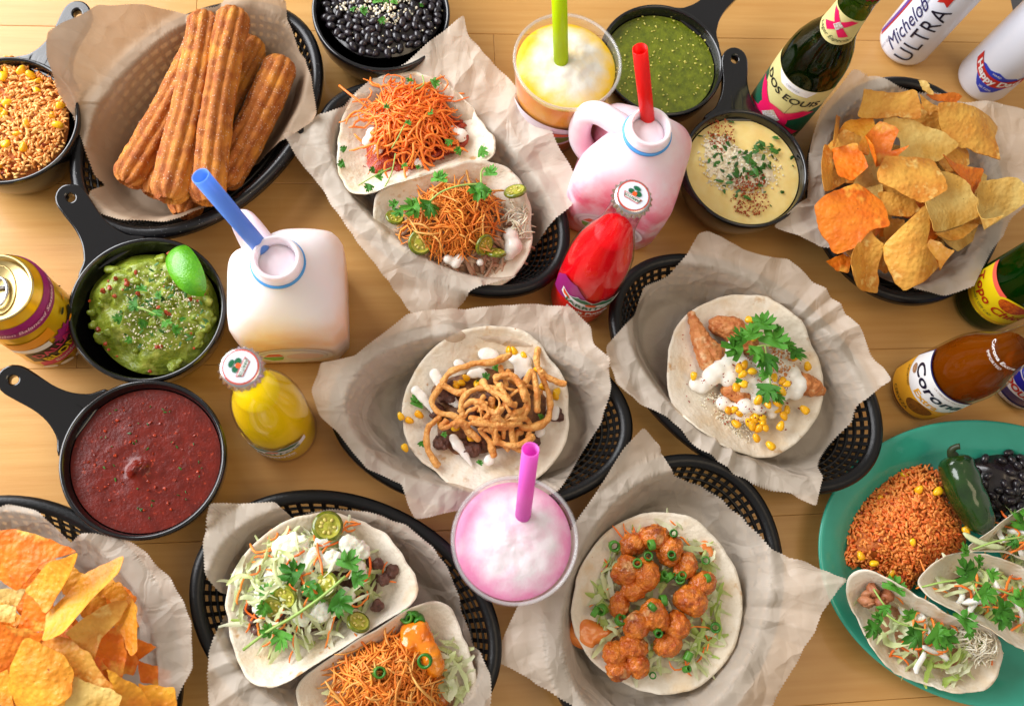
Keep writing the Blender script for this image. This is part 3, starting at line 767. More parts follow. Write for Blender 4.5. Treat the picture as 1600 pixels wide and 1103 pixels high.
def jug_mat(name, low, tint, white, sc, z0, z1, seed):
    m = mat(name, low, tint, scale=sc, detail=5, lo=.42, hi=.62, rough=.33, sss=.5, srad=(1, .7, .6), sscale=.012, bump=.05, bscale=60)
    nt = m.node_tree; N = nt.nodes; L = nt.links; b = N['Principled BSDF']; src = b.inputs['Base Color'].links[0].from_socket
    tc = N.new('ShaderNodeTexCoord'); sp = N.new('ShaderNodeSeparateXYZ'); L.new(tc.outputs['Object'], sp.inputs[0])
    n = N.new('ShaderNodeTexNoise'); n.inputs['Scale'].default_value = 15; n.inputs['Detail'].default_value = 4; L.new(tc.outputs['Object'], n.inputs[0])
    ma = N.new('ShaderNodeMath'); ma.operation = 'MULTIPLY_ADD'; ma.inputs[1].default_value = .09; L.new(n.outputs[0], ma.inputs[0]); L.new(sp.outputs[2], ma.inputs[2])
    r = N.new('ShaderNodeMapRange'); r.inputs[1].default_value = z0 + .045; r.inputs[2].default_value = z1 + .045; L.new(ma.outputs[0], r.inputs[0])
    mx = N.new('ShaderNodeMix'); mx.data_type = 'RGBA'; L.new(r.outputs[0], mx.inputs[0]); L.new(src, mx.inputs[6]); mx.inputs[7].default_value = white
    L.new(mx.outputs[2], b.inputs['Base Color']); return m
FROST = mat('milky_plastic', C(244, 236, 242), C(244, 220, 230), scale=30, rough=.3, sss=.5, srad=(1, .8, .8), sscale=.01)
t1, c1 = jug((466, 494), 4, 128, jug_mat('orange_jug', C(240, 200, 168), C(244, 226, 220), C(244, 240, 244), 20, .070, .112, 1), 'milky plastic jug of pale orange drink with a blue straw', FROST, 1)
t2, c2 = jug((958, 315), -18, 148, jug_mat('pink_jug', C(240, 128, 156), C(246, 206, 220), C(246, 228, 238), 40, .075, .13, 2), 'milky plastic jug of pink frozen drink with a red straw', FROST, 2)
for t, c, th in ((t1, c1, -86), (t2, c2, -72)):
    class J: pass
    rot = math.radians(4 if t is t1 else -18)
    def jm(pts, off, nm, m_, par, th=th, c=c, rot=rot):
        # flat front panel of the jug
        a = rot - math.pi / 2; d = np.array([math.cos(a), math.sin(a)]); r = np.array([-d[1], d[0]])
        P = np.array(pts); F = tessellate_polygon([[Vector((p[0], p[1], 0)) for p in pts]])
        put(nm, [(c[0] + d[0] * (.0487 + off) + r[0] * p[0], c[1] + d[1] * (.0487 + off) + r[1] * p[0], p[1]) for p in P], F, m_, par, smooth=False)
        return bpy.data.objects[-1] if False else None
    class _O: pass
    a = rot - math.pi / 2; d = np.array([math.cos(a), math.sin(a)])
    jm(oval_pts(0, .040, .034, .0215, 40), .0003, 'printed_label', mat('pale_label', C(234, 228, 232), rough=.4), t)
    jm(oval_pts(0, .040, .030, .018, 40), .0006, 'label_border', mat('pale_label_ring', C(214, 206, 212), rough=.4), t)
    jm(oval_pts(0, .040, .0288, .0168, 40), .0009, 'label_face', mat('pale_label', C(234, 228, 232)), t)
    jm([(-.026, .040), (-.008, .040), (-.010, .031), (-.018, .029), (-.024, .034)], .0012, 'leaf_print', mat('leaf_green_print', C(124, 190, 84), rough=.4), t)
    jm([(-.025, .042), (-.008, .042), (-.011, .049), (-.020, .049)], .0012, 'fruit_print', mat('coral_print', C(226, 110, 80)), t)
    jm(oval_pts(.010, .040, .016, .009, 24), .0012, 'wash_print', mat('faint_pink_print', C(236, 206, 208), rough=.4), t)

GLASS = film('clear_glass', (.95, .95, .95, 1), rough=.02, refl=1.5)
SCUFF = film('scuffed_glass', (.97, .97, .97, 1), rough=.06, refl=1.4)
JAR = [(.024, .0), (.0285, .003), (.0292, .012), (.0290, .05), (.0288, .085), (.0282, .105), (.0262, .125), (.0228, .142), (.0188, .158), (.0155, .172), (.0138, .186), (.0132, .205), (.0134, .222), (.0140, .223), (.0140, .228), (.0128, .230)]
def inner(prof, d, z1):
    zz = np.array([p[1] for p in prof]); rr = np.array([p[0] for p in prof]); out = [(.00001, .004)]
    for z in np.linspace(.004, z1, 40): out.append((max(.002, float(np.interp(z, zz, rr)) - d), float(z)))
    return out + [(.00001, z1 + .0002)]
def jarritos(base, liquid, label, level, flavour, cap_tilt, face, backing=None):
    T = Turned(*base, JAR, face)
    t = thing('soda_bottle', T.c, label, 'bottle', 'glass soda bottles with crown caps')
    v, f = lathe([(.001, .002), (.02, .001)] + JAR, T.c, 64); put('glass_body', v, f, SCUFF, t)
    v, f = lathe(inner(JAR, .0016, level), T.c, 64); put('liquid', v, f, liquid, t)
    crown_cap(t, T, .2255, m_top=mat('cap_white', C(222, 228, 240), rough=.25, coat=.4), border=mat('cap_red', C(206, 72, 46), rough=.3), tilt=cap_tilt)
    z = .066
    if backing: wrap_poly(T, [(-.042, z - .020), (-.026, z - .012), (-.006, z + .012), (-.018, z + .030), (-.034, z + .026), (-.044, z + .004)], .0004, 'print_patch', backing, t)
    arch = [(-.030 + .060 * k, z - .003 - .012 * math.sin(math.pi * k)) for k in np.linspace(0, 1, 16)] + [(.030 - .060 * k, z + .008 - .008 * math.sin(math.pi * k)) for k in np.linspace(0, 1, 16)]
    lb = wrap_poly(T, arch, .0008, 'printed_logo', WHITE, t)
    for k, (a, b_, w, h, mm) in enumerate(((-.010, z + .007, .011, .0055, WHITE), (.012, z + .007, .013, .0060, WHITE), (-.010, z + .007, .0098, .0043, GREEN_PRINT), (.012, z + .007, .0118, .0047, GREEN_PRINT))):
        wrap_poly(T, [(a - w, b_ - h * .5), (a - w * .5, b_ + h * .4), (a - w * .3, b_ + h), (a, b_ + h * .5), (a + w * .35, b_ + h * .9), (a + w, b_ - h * .1), (a + w * .5, b_ - h), (a - w * .3, b_ - h * .9)], .0011 + .0003 * (k // 2), 'leaf_print', mm, lb)
    wrap_poly(T, [(-.029, z + .0065), (-.021, z + .002), (-.019, z - .002), (-.027, z - .001)], .0012, 'orange_wedge_print', ORANGE_PRINT, lb)
    wrap_poly(T, [(-.005, z + .003), (.005, z + .003), (.004, z - .001), (-.004, z - .001)], .0018, 'orange_wedge_print', ORANGE_PRINT, lb)
    wrap_text(T, 'JARRITOS', .0096, 0, z - .0075, .0016, GREEN_PRINT, lb, bold=.02, arc=9, sx=1.12)
    if flavour:
        wrap_text(T, flavour, .0085, 0, z - .0215, .0012, WHITE, t, bold=.03, arc=7)
        wrap_text(T, 'Natural Flavor Soda', .0042, 0, z - .0285, .0012, WHITE, t, arc=7)
    return T
RLIQ = mat('red_soda', C(238, 10, 26), rough=.25, spec=.15, see=(.05, C(250, 40, 40)))
YLIQ = mat('yellow_soda', C(255, 216, 4), rough=.25, spec=.15, see=(.03, C(255, 210, 20)))
jarritos((903, 466), RLIQ, 'glass soda bottle of bright red fruit punch', .166, 'Fruit Punch', math.radians(150), 26, PURPLE_PRINT)
jarritos((446, 674), YLIQ, 'glass soda bottle of bright yellow soda', .164, 'Pineapple', math.radians(250), -38)

LONG = [(.026, .0), (.0300, .003), (.0306, .010), (.0306, .10), (.0302, .118), (.0285, .133), (.0245, .147), (.0200, .158), (.0168, .168), (.0152, .182), (.0140, .205), (.0132, .216), (.0142, .2165), (.0142, .222), (.0130, .225)]
def glass_bottle(base, prof, face, gm, lm, zl, label, capm, cat='beer bottle', group='longneck glass bottles', capz=.2235):
    T = Turned(*base, prof, face)
    t = thing('glass_bottle', T.c, label, cat, group)
    v, f = lathe([(.001, .004), (.018, .003), (.022, .0)] + prof, T.c, 72); put('glass_body', v, f, gm, t)
    v, f = lathe(inner(prof, .002, zl), T.c, 64); put('liquid', v, f, lm, t)
    crown_cap(t, T, capz, m_side=capm, logo=False)
    return T, t
GREENG = film('green_glass', (.16, .34, .10, 1), rough=.07, refl=1.5, frost=.06, fcol=C(16, 40, 14))
BEER = mat('beer_in_green_glass', C(60, 66, 12), rough=.1, see=(.55, C(150, 150, 50)))
T, dos = glass_bottle((1200, 193), LONG, -5, GREENG, BEER, .158, 'green glass beer bottle with magenta and cream labels', mat('dark_red_cap', C(110, 22, 28), rough=.3, metal=.4))
DZ = .012
_map = T.map
T.map = lambda u, v, off, _m=_map: _m(u, v + DZ, off)
lb = wrap_poly(T, [(u, .016) for u in np.linspace(-.042, .046, 20)] + [(u, .100 - .0 * u) for u in np.linspace(.046, -.042, 20)], .0005, 'body_label', CREAM_PRINT, dos)
wrap_poly(T, [(-.042, .018), (-.030, .018), (-.010, .044), (-.030, .072), (-.042, .072)], .0008, 'label_green_panel', mat('deep_green_print', C(22, 84, 62), rough=.4), lb)
wrap_poly(T, [(.046, .018), (.034, .018), (.012, .044), (.034, .070), (.046, .070)], .0008, 'label_green_panel', MATS['deep_green_print'], lb)
wrap_poly(T, [(-.020, .100), (.024, .100), (.018, .090), (-.010, .090)], .0009, 'label_white_panel', WHITE, lb)
for sgn in (1, -1):
    wrap_poly(T, [(-.036 * sgn, .064), (-.024 * sgn, .068), (.036 * sgn, .026), (.026 * sgn, .018)], .0012 if sgn > 0 else .0013, 'x_mark', PINK_PRINT, lb)
wrap_poly(T, oval_pts(0, .043, .017, .017, 24), .0015, 'x_mark', PINK_PRINT, lb)
wrap_poly(T, [(-.0095, .040), (-.001, .0545), (.0095, .046), (.001, .0315)], .0018, 'silver_emblem', SILVER_PRINT, lb)
wrap_text(T, 'DOS EQUIS', .0125, .001, .079, .0012, BLACK_PRINT, lb, bold=.015, sx=1.05, shear=.1)
wrap_text(T, 'CERVEZA', .0035, .002, .0945, .0014, GREY_PRINT, lb)
T.map = _map
nk = wrap_poly(T, [(u, .166 + 9 * u * u) for u in np.linspace(-.021, .021, 16)] + [(u, .199 - 8 * u * u) for u in np.linspace(.021, -.021, 16)], .0006, 'neck_label', CREAM_PRINT, dos)
for sgn in (1, -1): wrap_poly(T, [(-.013 * sgn, .196), (-.007 * sgn, .197), (.013 * sgn, .178), (.006 * sgn, .175)], .0010 if sgn > 0 else .0011, 'x_mark', PINK_PRINT, nk)
wrap_poly(T, [(-.004, .184), (-.0005, .191), (.0045, .188), (.001, .181)], .0014, 'silver_emblem', SILVER_PRINT, nk)
wrap_text(T, 'Lager Especial', .0058, 0, .1715, .0010, mat('olive_ink', C(70, 80, 50)), nk, shear=.35, arc=9)

AMB = film('pale_glass', (.92, .88, .76, 1), rough=.05, refl=1.4)
AMBL = mat('amber_beer', C(132, 68, 2), rough=.2, spec=.1, see=(.42, C(220, 140, 26)))
COR = [(.026, .0), (.0300, .003), (.0304, .010), (.0304, .086), (.0298, .098), (.0275, .110), (.0238, .122), (.0200, .133), (.0174, .145), (.0160, .160), (.0148, .185), (.0138, .212), (.0148, .213), (.0148, .220), (.0132, .225)]
T, cor = glass_bottle((1434, 610), COR, 6, AMB, AMBL, .150, 'clear glass bottle of amber beer with white and yellow label', GOLDM)
b0, b1 = .006, .080
wrap_poly(T, [(-.036, b0 + .004), (.036, b0 + .004), (.042, b0 + .040), (.036, b1), (-.036, b1), (-.042, b0 + .040)], .0004, 'label_border', NAVY_PRINT, cor)
lb = wrap_poly(T, [(-.0345, b0 + .0055), (.0345, b0 + .0055), (.0404, b0 + .040), (.0345, b1 - .0015), (-.0345, b1 - .0015), (-.0404, b0 + .040)], .0008, 'label_face', WHITE, cor)
wrap_poly(T, [(-.0345, b0 + .0055), (.0345, b0 + .0055), (.0404, b0 + .040)] + [(u, b0 + .040 - .006 * math.cos(u / .0404 * math.pi / 2)) for u in np.linspace(.038, -.038, 20)] + [(-.0404, b0 + .040)], .0011, 'yellow_panel', GOLD_PRINT, lb)
wrap_text(T, 'Corona', .0200, .004, b0 + .057, .0014, mat('ink_navy', C(18, 18, 44), rough=.4), lb, bold=.02, sx=1.0, shear=.1)
wrap_text(T, 'Extra', .0125, .008, b0 + .0415, .0014, GOLD_PRINT, lb, bold=.02)
wrap_poly(T, oval_pts(.012, b0 + .024, .013, .010, 24), .0014, 'seal_print', mat('bronze_print', C(140, 86, 24), C(100, 56, 14), scale=500, rough=.4), lb)
wrap_text(T, 'IMPORTED', .0042, -.021, b0 + .033, .0014, BLACK_PRINT, lb)
wrap_text(T, 'CERVEZA', .0060, -.005, b0 + .011, .0014, BLACK_PRINT, lb)
wrap_poly(T, oval_pts(-.024, b0 + .046, .005, .004, 12), .0014, 'lion_print', mat('tan_print', C(190, 150, 110), C(120, 70, 50), scale=800), lb)
wrap_text(T, 'LA CERVEZA MAS FINA', .0030, .016, b0 + .069, .0014, mat('tan_print', C(190, 150, 110)), lb)
wrap_text(T, 'Corona Extra', .0060, 0, .151, .0008, WHITE, cor, bold=.02)
wrap_text(T, 'IMPORTED', .0040, 0, .144, .0008, WHITE, cor)

TGL = film('bright_green_glass', (.20, .52, .16, 1), rough=.05, refl=1.5, frost=.07, fcol=C(20, 70, 18))
T, topo = glass_bottle((1534, 474), [(.026, .0), (.0305, .004), (.0312, .012), (.0312, .095), (.0305, .112), (.0280, .13), (.0235, .15), (.0185, .168), (.0152, .185), (.0140, .21), (.0142, .222), (.0130, .225)], 4, TGL, mat('mineral_water', C(34, 96, 20), rough=.1, see=(.55, C(110, 180, 60))), .18, 'bright green glass bottle with yellow mineral water label', mat('yellow_cap', C(220, 180, 30), rough=.3, metal=.3), cat='water bottle')
lb = wrap_poly(T, [(u, .028) for u in np.linspace(-.036, .040, 18)] + [(u, .068) for u in np.linspace(.040, -.036, 18)], .0005, 'yellow_label', YELLOW_PRINT, topo)
wrap_poly(T, [(-.036, .0682), (.004, .0682), (.004, .0745), (-.036, .0745)], .0006, 'coral_band', mat('coral_band', C(246, 100, 80), rough=.4), lb)
wrap_poly(T, oval_pts(.016, .066, .016, .0115, 28), .0009, 'seal_border', YELLOW_PRINT, lb)
wrap_poly(T, oval_pts(.016, .066, .0135, .0092, 28), .0012, 'seal_print', mat('orange_seal', C(226, 110, 20), C(170, 50, 10), scale=420), lb)
wrap_text(T, 'Topo Chico', .0150, .004, .0495, .0012, mat('brick_print', C(186, 40, 16), rough=.4), lb, bold=.02, shear=.1)
wrap_text(T, 'TWIST OFF CAP', .0044, -.004, .0385, .0012, mat('olive_ink', C(70, 80, 50)), lb)
wrap_poly(T, [(-.034, .0305), (.038, .0305), (.038, .0335), (-.034, .0335)], .0009, 'gold_line', mat('ochre_line', C(226, 180, 30), rough=.4), lb)

def can(base, r, h, label, body_m, lid_m, face=0, rtop=None, group='drink cans'):
    prof = [(r - .008, .0), (r - .006, .001), (r - .001, .006), (r, .010), (r, h - .016), (r - .002, h - .010), (r - .006, h - .004), (r - .0065, h - .002)]
    T = Turned(*base, prof, face)
    t = thing('drink_can', T.c, label, 'can', group)
    v, f = lathe([(.001, .004), (r - .012, .002)] + prof, T.c, 72); put('body', v, f, body_m, t)
    q = r - .0065
    v, f = lathe([(q, h - .0025), (q + .0012, h - .001), (q + .0012, h), (q, h + .0006), (q - .0014, h), (q - .0022, h - .004), (q - .0036, h - .0055), (.00001, h - .0050)], T.c, 64); lid = put('lid', v, f, lid_m, t)
    # pull tab and the scored opening
    zt = h - .0038; d = T.th0 + 2.2
    pts = []
    for k in np.linspace(0, 2 * math.pi, 36, endpoint=False):
        x, y = .0115 * math.cos(k), .0072 * math.sin(k) * (1 + .12 * math.cos(k)); pts.append((x, y))
    A = Acc()
    ring = [(T.c[0] + (p[0] - .002) * math.cos(d) - p[1] * math.sin(d), T.c[1] + (p[0] - .002) * math.sin(d) + p[1] * math.cos(d), zt + .0008) for p in pts]
    v, f = tube(ring + ring[:2], .0014, 8, caps=False); A.add(v, f)
    bar = [(T.c[0] + x * math.cos(d) - y * math.sin(d), T.c[1] + x * math.sin(d) + y * math.cos(d), zt + .0006) for x, y in ((.001, -.006), (.001, 0), (.001, .006))]
    v, f = tube(bar, .0016, 8); A.add(v, f)
    A.put('pull_tab', STEEL, lid)
    em = [(T.c[0] + x * math.cos(d) - y * math.sin(d), T.c[1] + x * math.sin(d) + y * math.cos(d), zt - .0012) for x, y in [((r - .013) * math.cos(k), .0125 * math.sin(k)) for k in np.linspace(0, 2 * math.pi, 40)]]
    v, f = tube(em, .0005, 6, caps=False); put('embossed_line', v, f, lid_m, lid)
    return T, t
WALU = mat('white_can_paint', C(224, 228, 240), rough=.28, coat=.3)
T, mu = can((1409, 72), .029, .156, 'slim white beer can with navy lettering and red ribbon', WALU, STEEL, face=-8)
wrap_text(T, 'Michelob', .0205, -.0065, .055, .0006, NAVY_PRINT, mu, shear=.35, up=True, bold=.0)
wrap_text(T, 'ULTRA', .0255, .0135, .056, .0006, mat('ink_navy', C(18, 18, 44), rough=.4), mu, up=True, spacing=1.15)
wrap_poly(T, [(.002, .103), (.0075, .107), (.013, .103), (.013, .150), (.002, .150)], .0006, 'ribbon_print', RED_PRINT, mu)
for dx in (-.0035, .0):
    wrap_poly(T, [(dx + .0025 * math.cos(q) - .006, .078 + .05 * (q / 3.0)) for q in np.linspace(0, 3, 12)] + [(dx + .0025 * math.cos(q) - .0075, .078 + .05 * (q / 3.0)) for q in np.linspace(3, 0, 12)], .0005, 'ring_print', GREY_PRINT, mu)
v_ = [(-.027 + .004 * math.sin(q * 1.2), .012 + .140 * q / 3) for q in np.linspace(0, 3, 18)]
wrap_poly(T, v_ + [(a - .0045, b) for a, b in reversed(v_)], .0005, 'swoosh_print', mat('violet_print', C(96, 60, 150), rough=.4), mu)
wrap_poly(T, [(a + .0022, b) for a, b in v_] + [(a + .0006, b) for a, b in reversed(v_)], .0005, 'swoosh_line', RED_PRINT, mu)
wrap_text(T, 'LIGHT BEER', .0040, -.012, .016, .0006, GREY_PRINT, mu, up=True)
T, hd = can((1531, 128), .0295, .148, 'plain white slim can with a red and blue shield', WALU, mat('bronze_lid', C(170, 140, 110), rough=.3, metal=1), face=16)
z = .040
lb = wrap_poly(T, [(-.026, z + .008), (-.014, z + .001), (0, z - .002), (.014, z + .001), (.026, z + .008), (.019, z + .013), (.009, z + .011), (0, z + .0145), (-.009, z + .011), (-.017, z + .012)], .0004, 'shield_top', BLUE_PRINT, hd)
wrap_poly(T, [(-.021, z + .001), (-.010, z - .014), (0, z - .020), (.010, z - .014), (.021, z + .001), (0, z - .006)], .0005, 'shield_base', BLUE_PRINT, hd)
wrap_poly(T, [(u, z - .007 + 13 * u * u) for u in np.linspace(-.030, .030, 20)] + [(u, z + .005 + 13 * u * u) for u in np.linspace(.030, -.030, 20)], .0008, 'red_banner', RED_PRINT, hd)
wrap_text(T, 'Happy Dad', .0112, 0, z - .0005, .0012, WHITE, hd, bold=.035, arc=13)
wrap_text(T, 'HARD', .0036, 0, z + .0098, .0010, WHITE, hd); wrap_text(T, 'SELTZER', .0036, 0, z - .0125, .0012, WHITE, hd)
YCAN = mat('yellow_can_paint', C(226, 178, 22), rough=.3, metal=.35, coat=.3)
T, bl = can((84, 520), .033, .122, 'yellow and magenta ale can with a gold lid', YCAN, GOLDM, face=8)
wrap_poly(T, [(u, .094) for u in np.linspace(-.09, .09, 50)] + [(u, .112) for u in np.linspace(.09, -.09, 50)], .0005, 'magenta_band', PURPLE_PRINT, bl)
wrap_text(T, 'Golden Balanced Session Ale', .0072, -.004, .1025, .0012, mat('pink_ink', C(246, 200, 226), rough=.4), bl, shear=.3, bold=.01)
wrap_poly(T, oval_pts(.001, .056, .010, .009, 5) , .0008, 'star_print', PURPLE_PRINT, bl)
wrap_poly(T, [(.001 + (.012 if k % 2 else .0075) * math.cos(k * math.pi / 9), .057 + (.012 if k % 2 else .0075) * math.sin(k * math.pi / 9)) for k in range(18)], .0010, 'star_print', PURPLE_PRINT, bl)
ban = lambda u0, u1, z0, hh, sl, nm, mm, off: wrap_poly(T, [(u, z0 + sl * (u - u0)) for u in np.linspace(u0, u1, 14)] + [(u, z0 + hh + sl * (u - u0)) for u in np.linspace(u1, u0, 14)], off, nm, mm, bl)
ban(-.045, -.004, .058, .016, .25, 'amber_swirl', mat('amber_print', C(236, 150, 20), rough=.4), .0008)
ban(-.046, -.012, .050, .009, .18, 'white_swirl', WHITE, .0010)
ban(-.038, .022, .026, .022, .30, 'lettering_panel', mat('ink_black', C(30, 18, 24), rough=.4), .0009)
wrap_text(T, 'DALLAS', .0120, -.012, .0475, .0014, mat('hot_pink_print', C(214, 40, 110), rough=.4), bl, bold=.03, tilt=.29)
wrap_text(T, 'BLONDE', .0125, -.004, .0375, .0014, YELLOW_PRINT, bl, bold=.03, tilt=.29)
ban(-.034, .020, .014, .011, .28, 'pink_ribbon', MATS['hot_pink_print'], .0011)
wrap_text(T, 'Blonde Ale', .0075, -.006, .0275, .0015, WHITE, bl, tilt=.27, shear=.2)
for k in range(9): wrap_poly(T, oval_pts(.012 + .034 * R.random(), .03 + .055 * R.random(), .0035, .002 + .002 * R.random(), 7), .0010 + .0001 * k, 'flower_print', MATS['ink_black'] if k % 2 else MATS['amber_print'], bl)
for k in range(14):
    u, z = .008 + .045 * R.random(), .02 + .066 * R.random(); a = R.uniform(0, 6.28); l = .004 + .006 * R.random()
    wrap_poly(T, [(u, z), (u + l * math.cos(a), z + l * math.sin(a)), (u + l * math.cos(a) + .0008, z + l * math.sin(a) + .0008), (u + .0009, z + .0006)], .0022 + .00005 * k, 'ink_line', MATS['ink_black'], bl)
for k in range(4): wrap_poly(T, oval_pts(-.03 + .014 * k, .011, .006, .004, 14), .0016, 'white_flower_print', WHITE, bl)
T, bc = can((1590, 592), .033, .13, 'dark blue can with white banner and red lettering', mat('navy_can_paint', C(26, 30, 120), rough=.28, coat=.3, metal=.2), STEEL, face=6)
lb = wrap_poly(T, oval_pts(.010, .058, .032, .024, 36), .0004, 'blue_oval', mat('deep_blue_print', C(20, 30, 160), rough=.4), bc)
wrap_text(T, 'Ca', .030, .002, .062, .0008, WHITE, bc, bold=.06); wrap_text(T, 'Ca', .030, .002, .062, .0013, BLUE_PRINT, bc, bold=-.01)
wrap_poly(T, [(u, .026 + .8 * abs(u) * .2) for u in np.linspace(-.034, .05, 20)] + [(u, .039 + .8 * abs(u) * .2) for u in np.linspace(.05, -.034, 20)], .0006, 'white_banner', WHITE, bc)
wrap_text(T, 'DOUBLE', .0115, .012, .0345, .0010, RED_PRINT, bc, bold=.04)
wrap_text(T, '100 VOL', .004, -.022, .018, .0006, WHITE, bc); wrap_poly(T, [(u, .008) for u in np.linspace(-.02, .04, 12)] + [(u, .014) for u in np.linspace(.04, -.016, 12)], .0006, 'silver_stripe', SILVER_PRINT, bc)
# ------------------------------------------------------------------ food materials
CARROT = mat('carrot', C(254, 152, 62), C(240, 104, 26), src='island', rough=.35)
CRISP = mat('crisp_potato', C(246, 164, 66), C(222, 116, 32), src='island', rough=.5, bump=.3, bscale=900)
CRISP2 = mat('pale_crisp', C(232, 178, 96), C(206, 128, 52), src='island', rough=.5)
PORK = mat('shredded_pork', C(202, 170, 142), C(172, 128, 100), src='island', rough=.45, bump=.4, bscale=500)
BEEF = mat('grilled_beef', C(116, 78, 64), C(74, 44, 36), scale=160, rough=.5, bump=.8, bscale=400)
CREMA = mat('white_crema', C(240, 236, 226), rough=.3, sss=.4, srad=(1, .9, .8), coat=.2)
CREMAH = mat('herbed_crema', C(234, 234, 218), C(206, 214, 186), scale=420, lo=.55, hi=.7, rough=.32, sss=.3)
CHEESE = mat('cheese_crumb', C(238, 230, 210), C(226, 212, 180), src='island', rough=.6, sss=.2)
LETT = mat('lettuce', C(236, 238, 210), C(206, 220, 150), src='island', rough=.4, transl=.3, bump=.3, bscale=200)
LETG = mat('green_lettuce', C(166, 198, 84), C(206, 220, 144), src='island', rough=.4, transl=.3)
LEAF = mat('cilantro', C(92, 166, 50), C(58, 126, 32), src='object', rough=.42, transl=.22, bump=.3, bscale=260)
LEAF2 = mat('chopped_herb', C(58, 112, 34), C(34, 76, 24), src='island', rough=.45)
STEM = mat('herb_stem', C(150, 180, 90), rough=.45)
JALG = mat('pickled_jalapeno', C(120, 128, 20), C(84, 98, 14), scale=240, rough=.22, coat=.4, sss=.2)
JALF = mat('jalapeno_flesh', C(188, 184, 70), C(150, 152, 40), scale=400, rough=.25, coat=.3, sss=.2)
CORN = mat('corn', C(248, 196, 24), C(240, 168, 14), src='object', rough=.28, sss=.3, coat=.2)
ONION = mat('fried_onion', C(238, 180, 100), C(208, 128, 54), scale=110, rough=.5, bump=.9, bscale=420, spots=((60, C(236, 186, 112), .55, .72),))
SHRIMP = mat('fried_shrimp', C(230, 134, 38), C(186, 80, 14), scale=120, rough=.24, bump=.9, bscale=700, coat=.35, spots=((55, C(128, 50, 10), .56, .72), (60, C(240, 186, 120), .60, .72)), bump2=(.5, 200))
CHICK = mat('fried_chicken', C(222, 150, 88), C(188, 106, 52), scale=120, rough=.5, bump=1.0, bscale=400, spots=((70, C(240, 196, 146), .58, .7),))
SAUCE = mat('orange_sauce', C(232, 142, 66), C(222, 118, 44), scale=90, rough=.2, coat=.4, sss=.2)
BUFF = mat('red_orange_sauce', C(190, 62, 22), C(150, 40, 16), scale=200, rough=.25, coat=.3, bump=.8, bscale=300)
CHILI = mat('chili_flake', C(168, 50, 14), C(120, 30, 10), src='island', rough=.6)
SCAL = mat('green_onion', C(40, 112, 26), C(88, 152, 52), src='object', rough=.3, transl=.1)
CHIPY = mat('yellow_chip', C(232, 176, 76), C(204, 126, 36), scale=38, rough=.5, bump=.25, bscale=600, spots=((70, C(238, 196, 110), .6, .7), (330, C(110, 62, 26), .74, .78)), bump2=(.15, 170), bubble=260)
CHIPP = mat('pale_chip', C(230, 198, 116), C(206, 156, 66), scale=38, rough=.5, bump=.25, bscale=600, spots=((330, C(96, 66, 36), .71, .75),), bump2=(.15, 170), bubble=260)
CHIPO = mat('orange_chip', C(232, 132, 26), C(214, 96, 12), scale=34, rough=.48, bump=.25, bscale=600, spots=((40, C(236, 172, 66), .56, .68), (330, C(120, 54, 16), .74, .78)), bump2=(.15, 170), bubble=260)
CHIPG = mat('gold_chip', C(234, 168, 46), C(216, 126, 22), scale=34, rough=.48, bump=.25, bscale=600, spots=((300, C(140, 70, 16), .7, .74),), bump2=(.15, 170), bubble=260)

# ------------------------------------------------------------------ shared small meshes
def cilantro_mesh(seed):
    g = random.Random(seed); lob = []
    for k, (a0, l) in enumerate(((-1.25, .68), (-.62, .86), (0, 1.0), (.62, .86), (1.25, .68))):
        for da, f in ((-.26, .74), (-.13, .97), (0, .88), (.13, 1.0), (.26, .76)):
            lob.append((a0 + da + g.uniform(-.03, .03), l * f * g.uniform(.92, 1.06)))
        lob.append((a0 + .31, l * .5))
    B = np.array([(0, -.02, 0)] + [(r * math.sin(a) * .8, r * math.cos(a) * .9, 0) for a, r in lob[:-1]])
    def zm(x, y, t): return .16 * np.sin(3.2 * x + seed) * t - .25 * (y - .3) ** 2 * t + .07 * np.cos(9 * x + 5 * y)
    V, f = polar(B, np.array([0, .30]), 0, 4, zm)
    return mesh_from('leaf', V, f, True, LEAF)
CIL = [cilantro_mesh(k) for k in range(4)]
def leaf(parent, px, py, z, size, rot, tilt=.25):
    inst('cilantro_leaf', R.choice(CIL), TRS(W(px, py, z), (R.uniform(-tilt, tilt), R.uniform(-tilt, tilt), math.radians(rot - 90)), size), parent)
def stem(parent, pts, r=.0009):
    v, f = tube(ocurve(ppath(pts, .05), 14), r, 6); put('stem', v, f, STEM, parent)

def ring_mesh(name, ro, ri, h, m, inner_m=None):
    v, f = lathe([(ri, -h), (ro * .96, -h), (ro, -h * .6), (ro, h * .6), (ro * .96, h), (ri, h), (ri, -h)], (0, 0, 0), 22)
    return mesh_from(name, v, f, True, m)
SCM = [ring_mesh('green_onion_ring', .0042, .0027, .0022, SCAL), ring_mesh('green_onion_ring', .0034, .0022, .0034, SCAL)]
def scallion(parent, px, py, z, s=1.0, flat=False):
    inst('green_onion_piece', R.choice(SCM), TRS(W(px, py, z), (R.uniform(-.5, .5) + (1.3 if flat else 0), R.uniform(-.5, .5), R.uniform(0, 6)), s), parent)
def jal_mesh():
    n = 28; v, f = lathe([(.0001, -.002), (.0085, -.002), (.0105, -.0014), (.0110, 0), (.0105, .0014), (.0088, .0019)], (0, 0, 0), n)
    return mesh_from('jalapeno_slice', v, f, True, JALG)
def jalf_mesh():
    v, f = lathe([(.0089, .0018), (.0070, .0014), (.0062, .0007), (.0040, .0009), (.0028, .0017), (.0001, .0018)], (0, 0, 0), 28)
    return mesh_from('flesh', v, f, True, JALF)
JM, JF = jal_mesh(), jalf_mesh()
SEEDM = mesh_from('seed', *ell(.0016, .0011, .0006), True, mat('pale_seed', C(214, 200, 110), rough=.3))
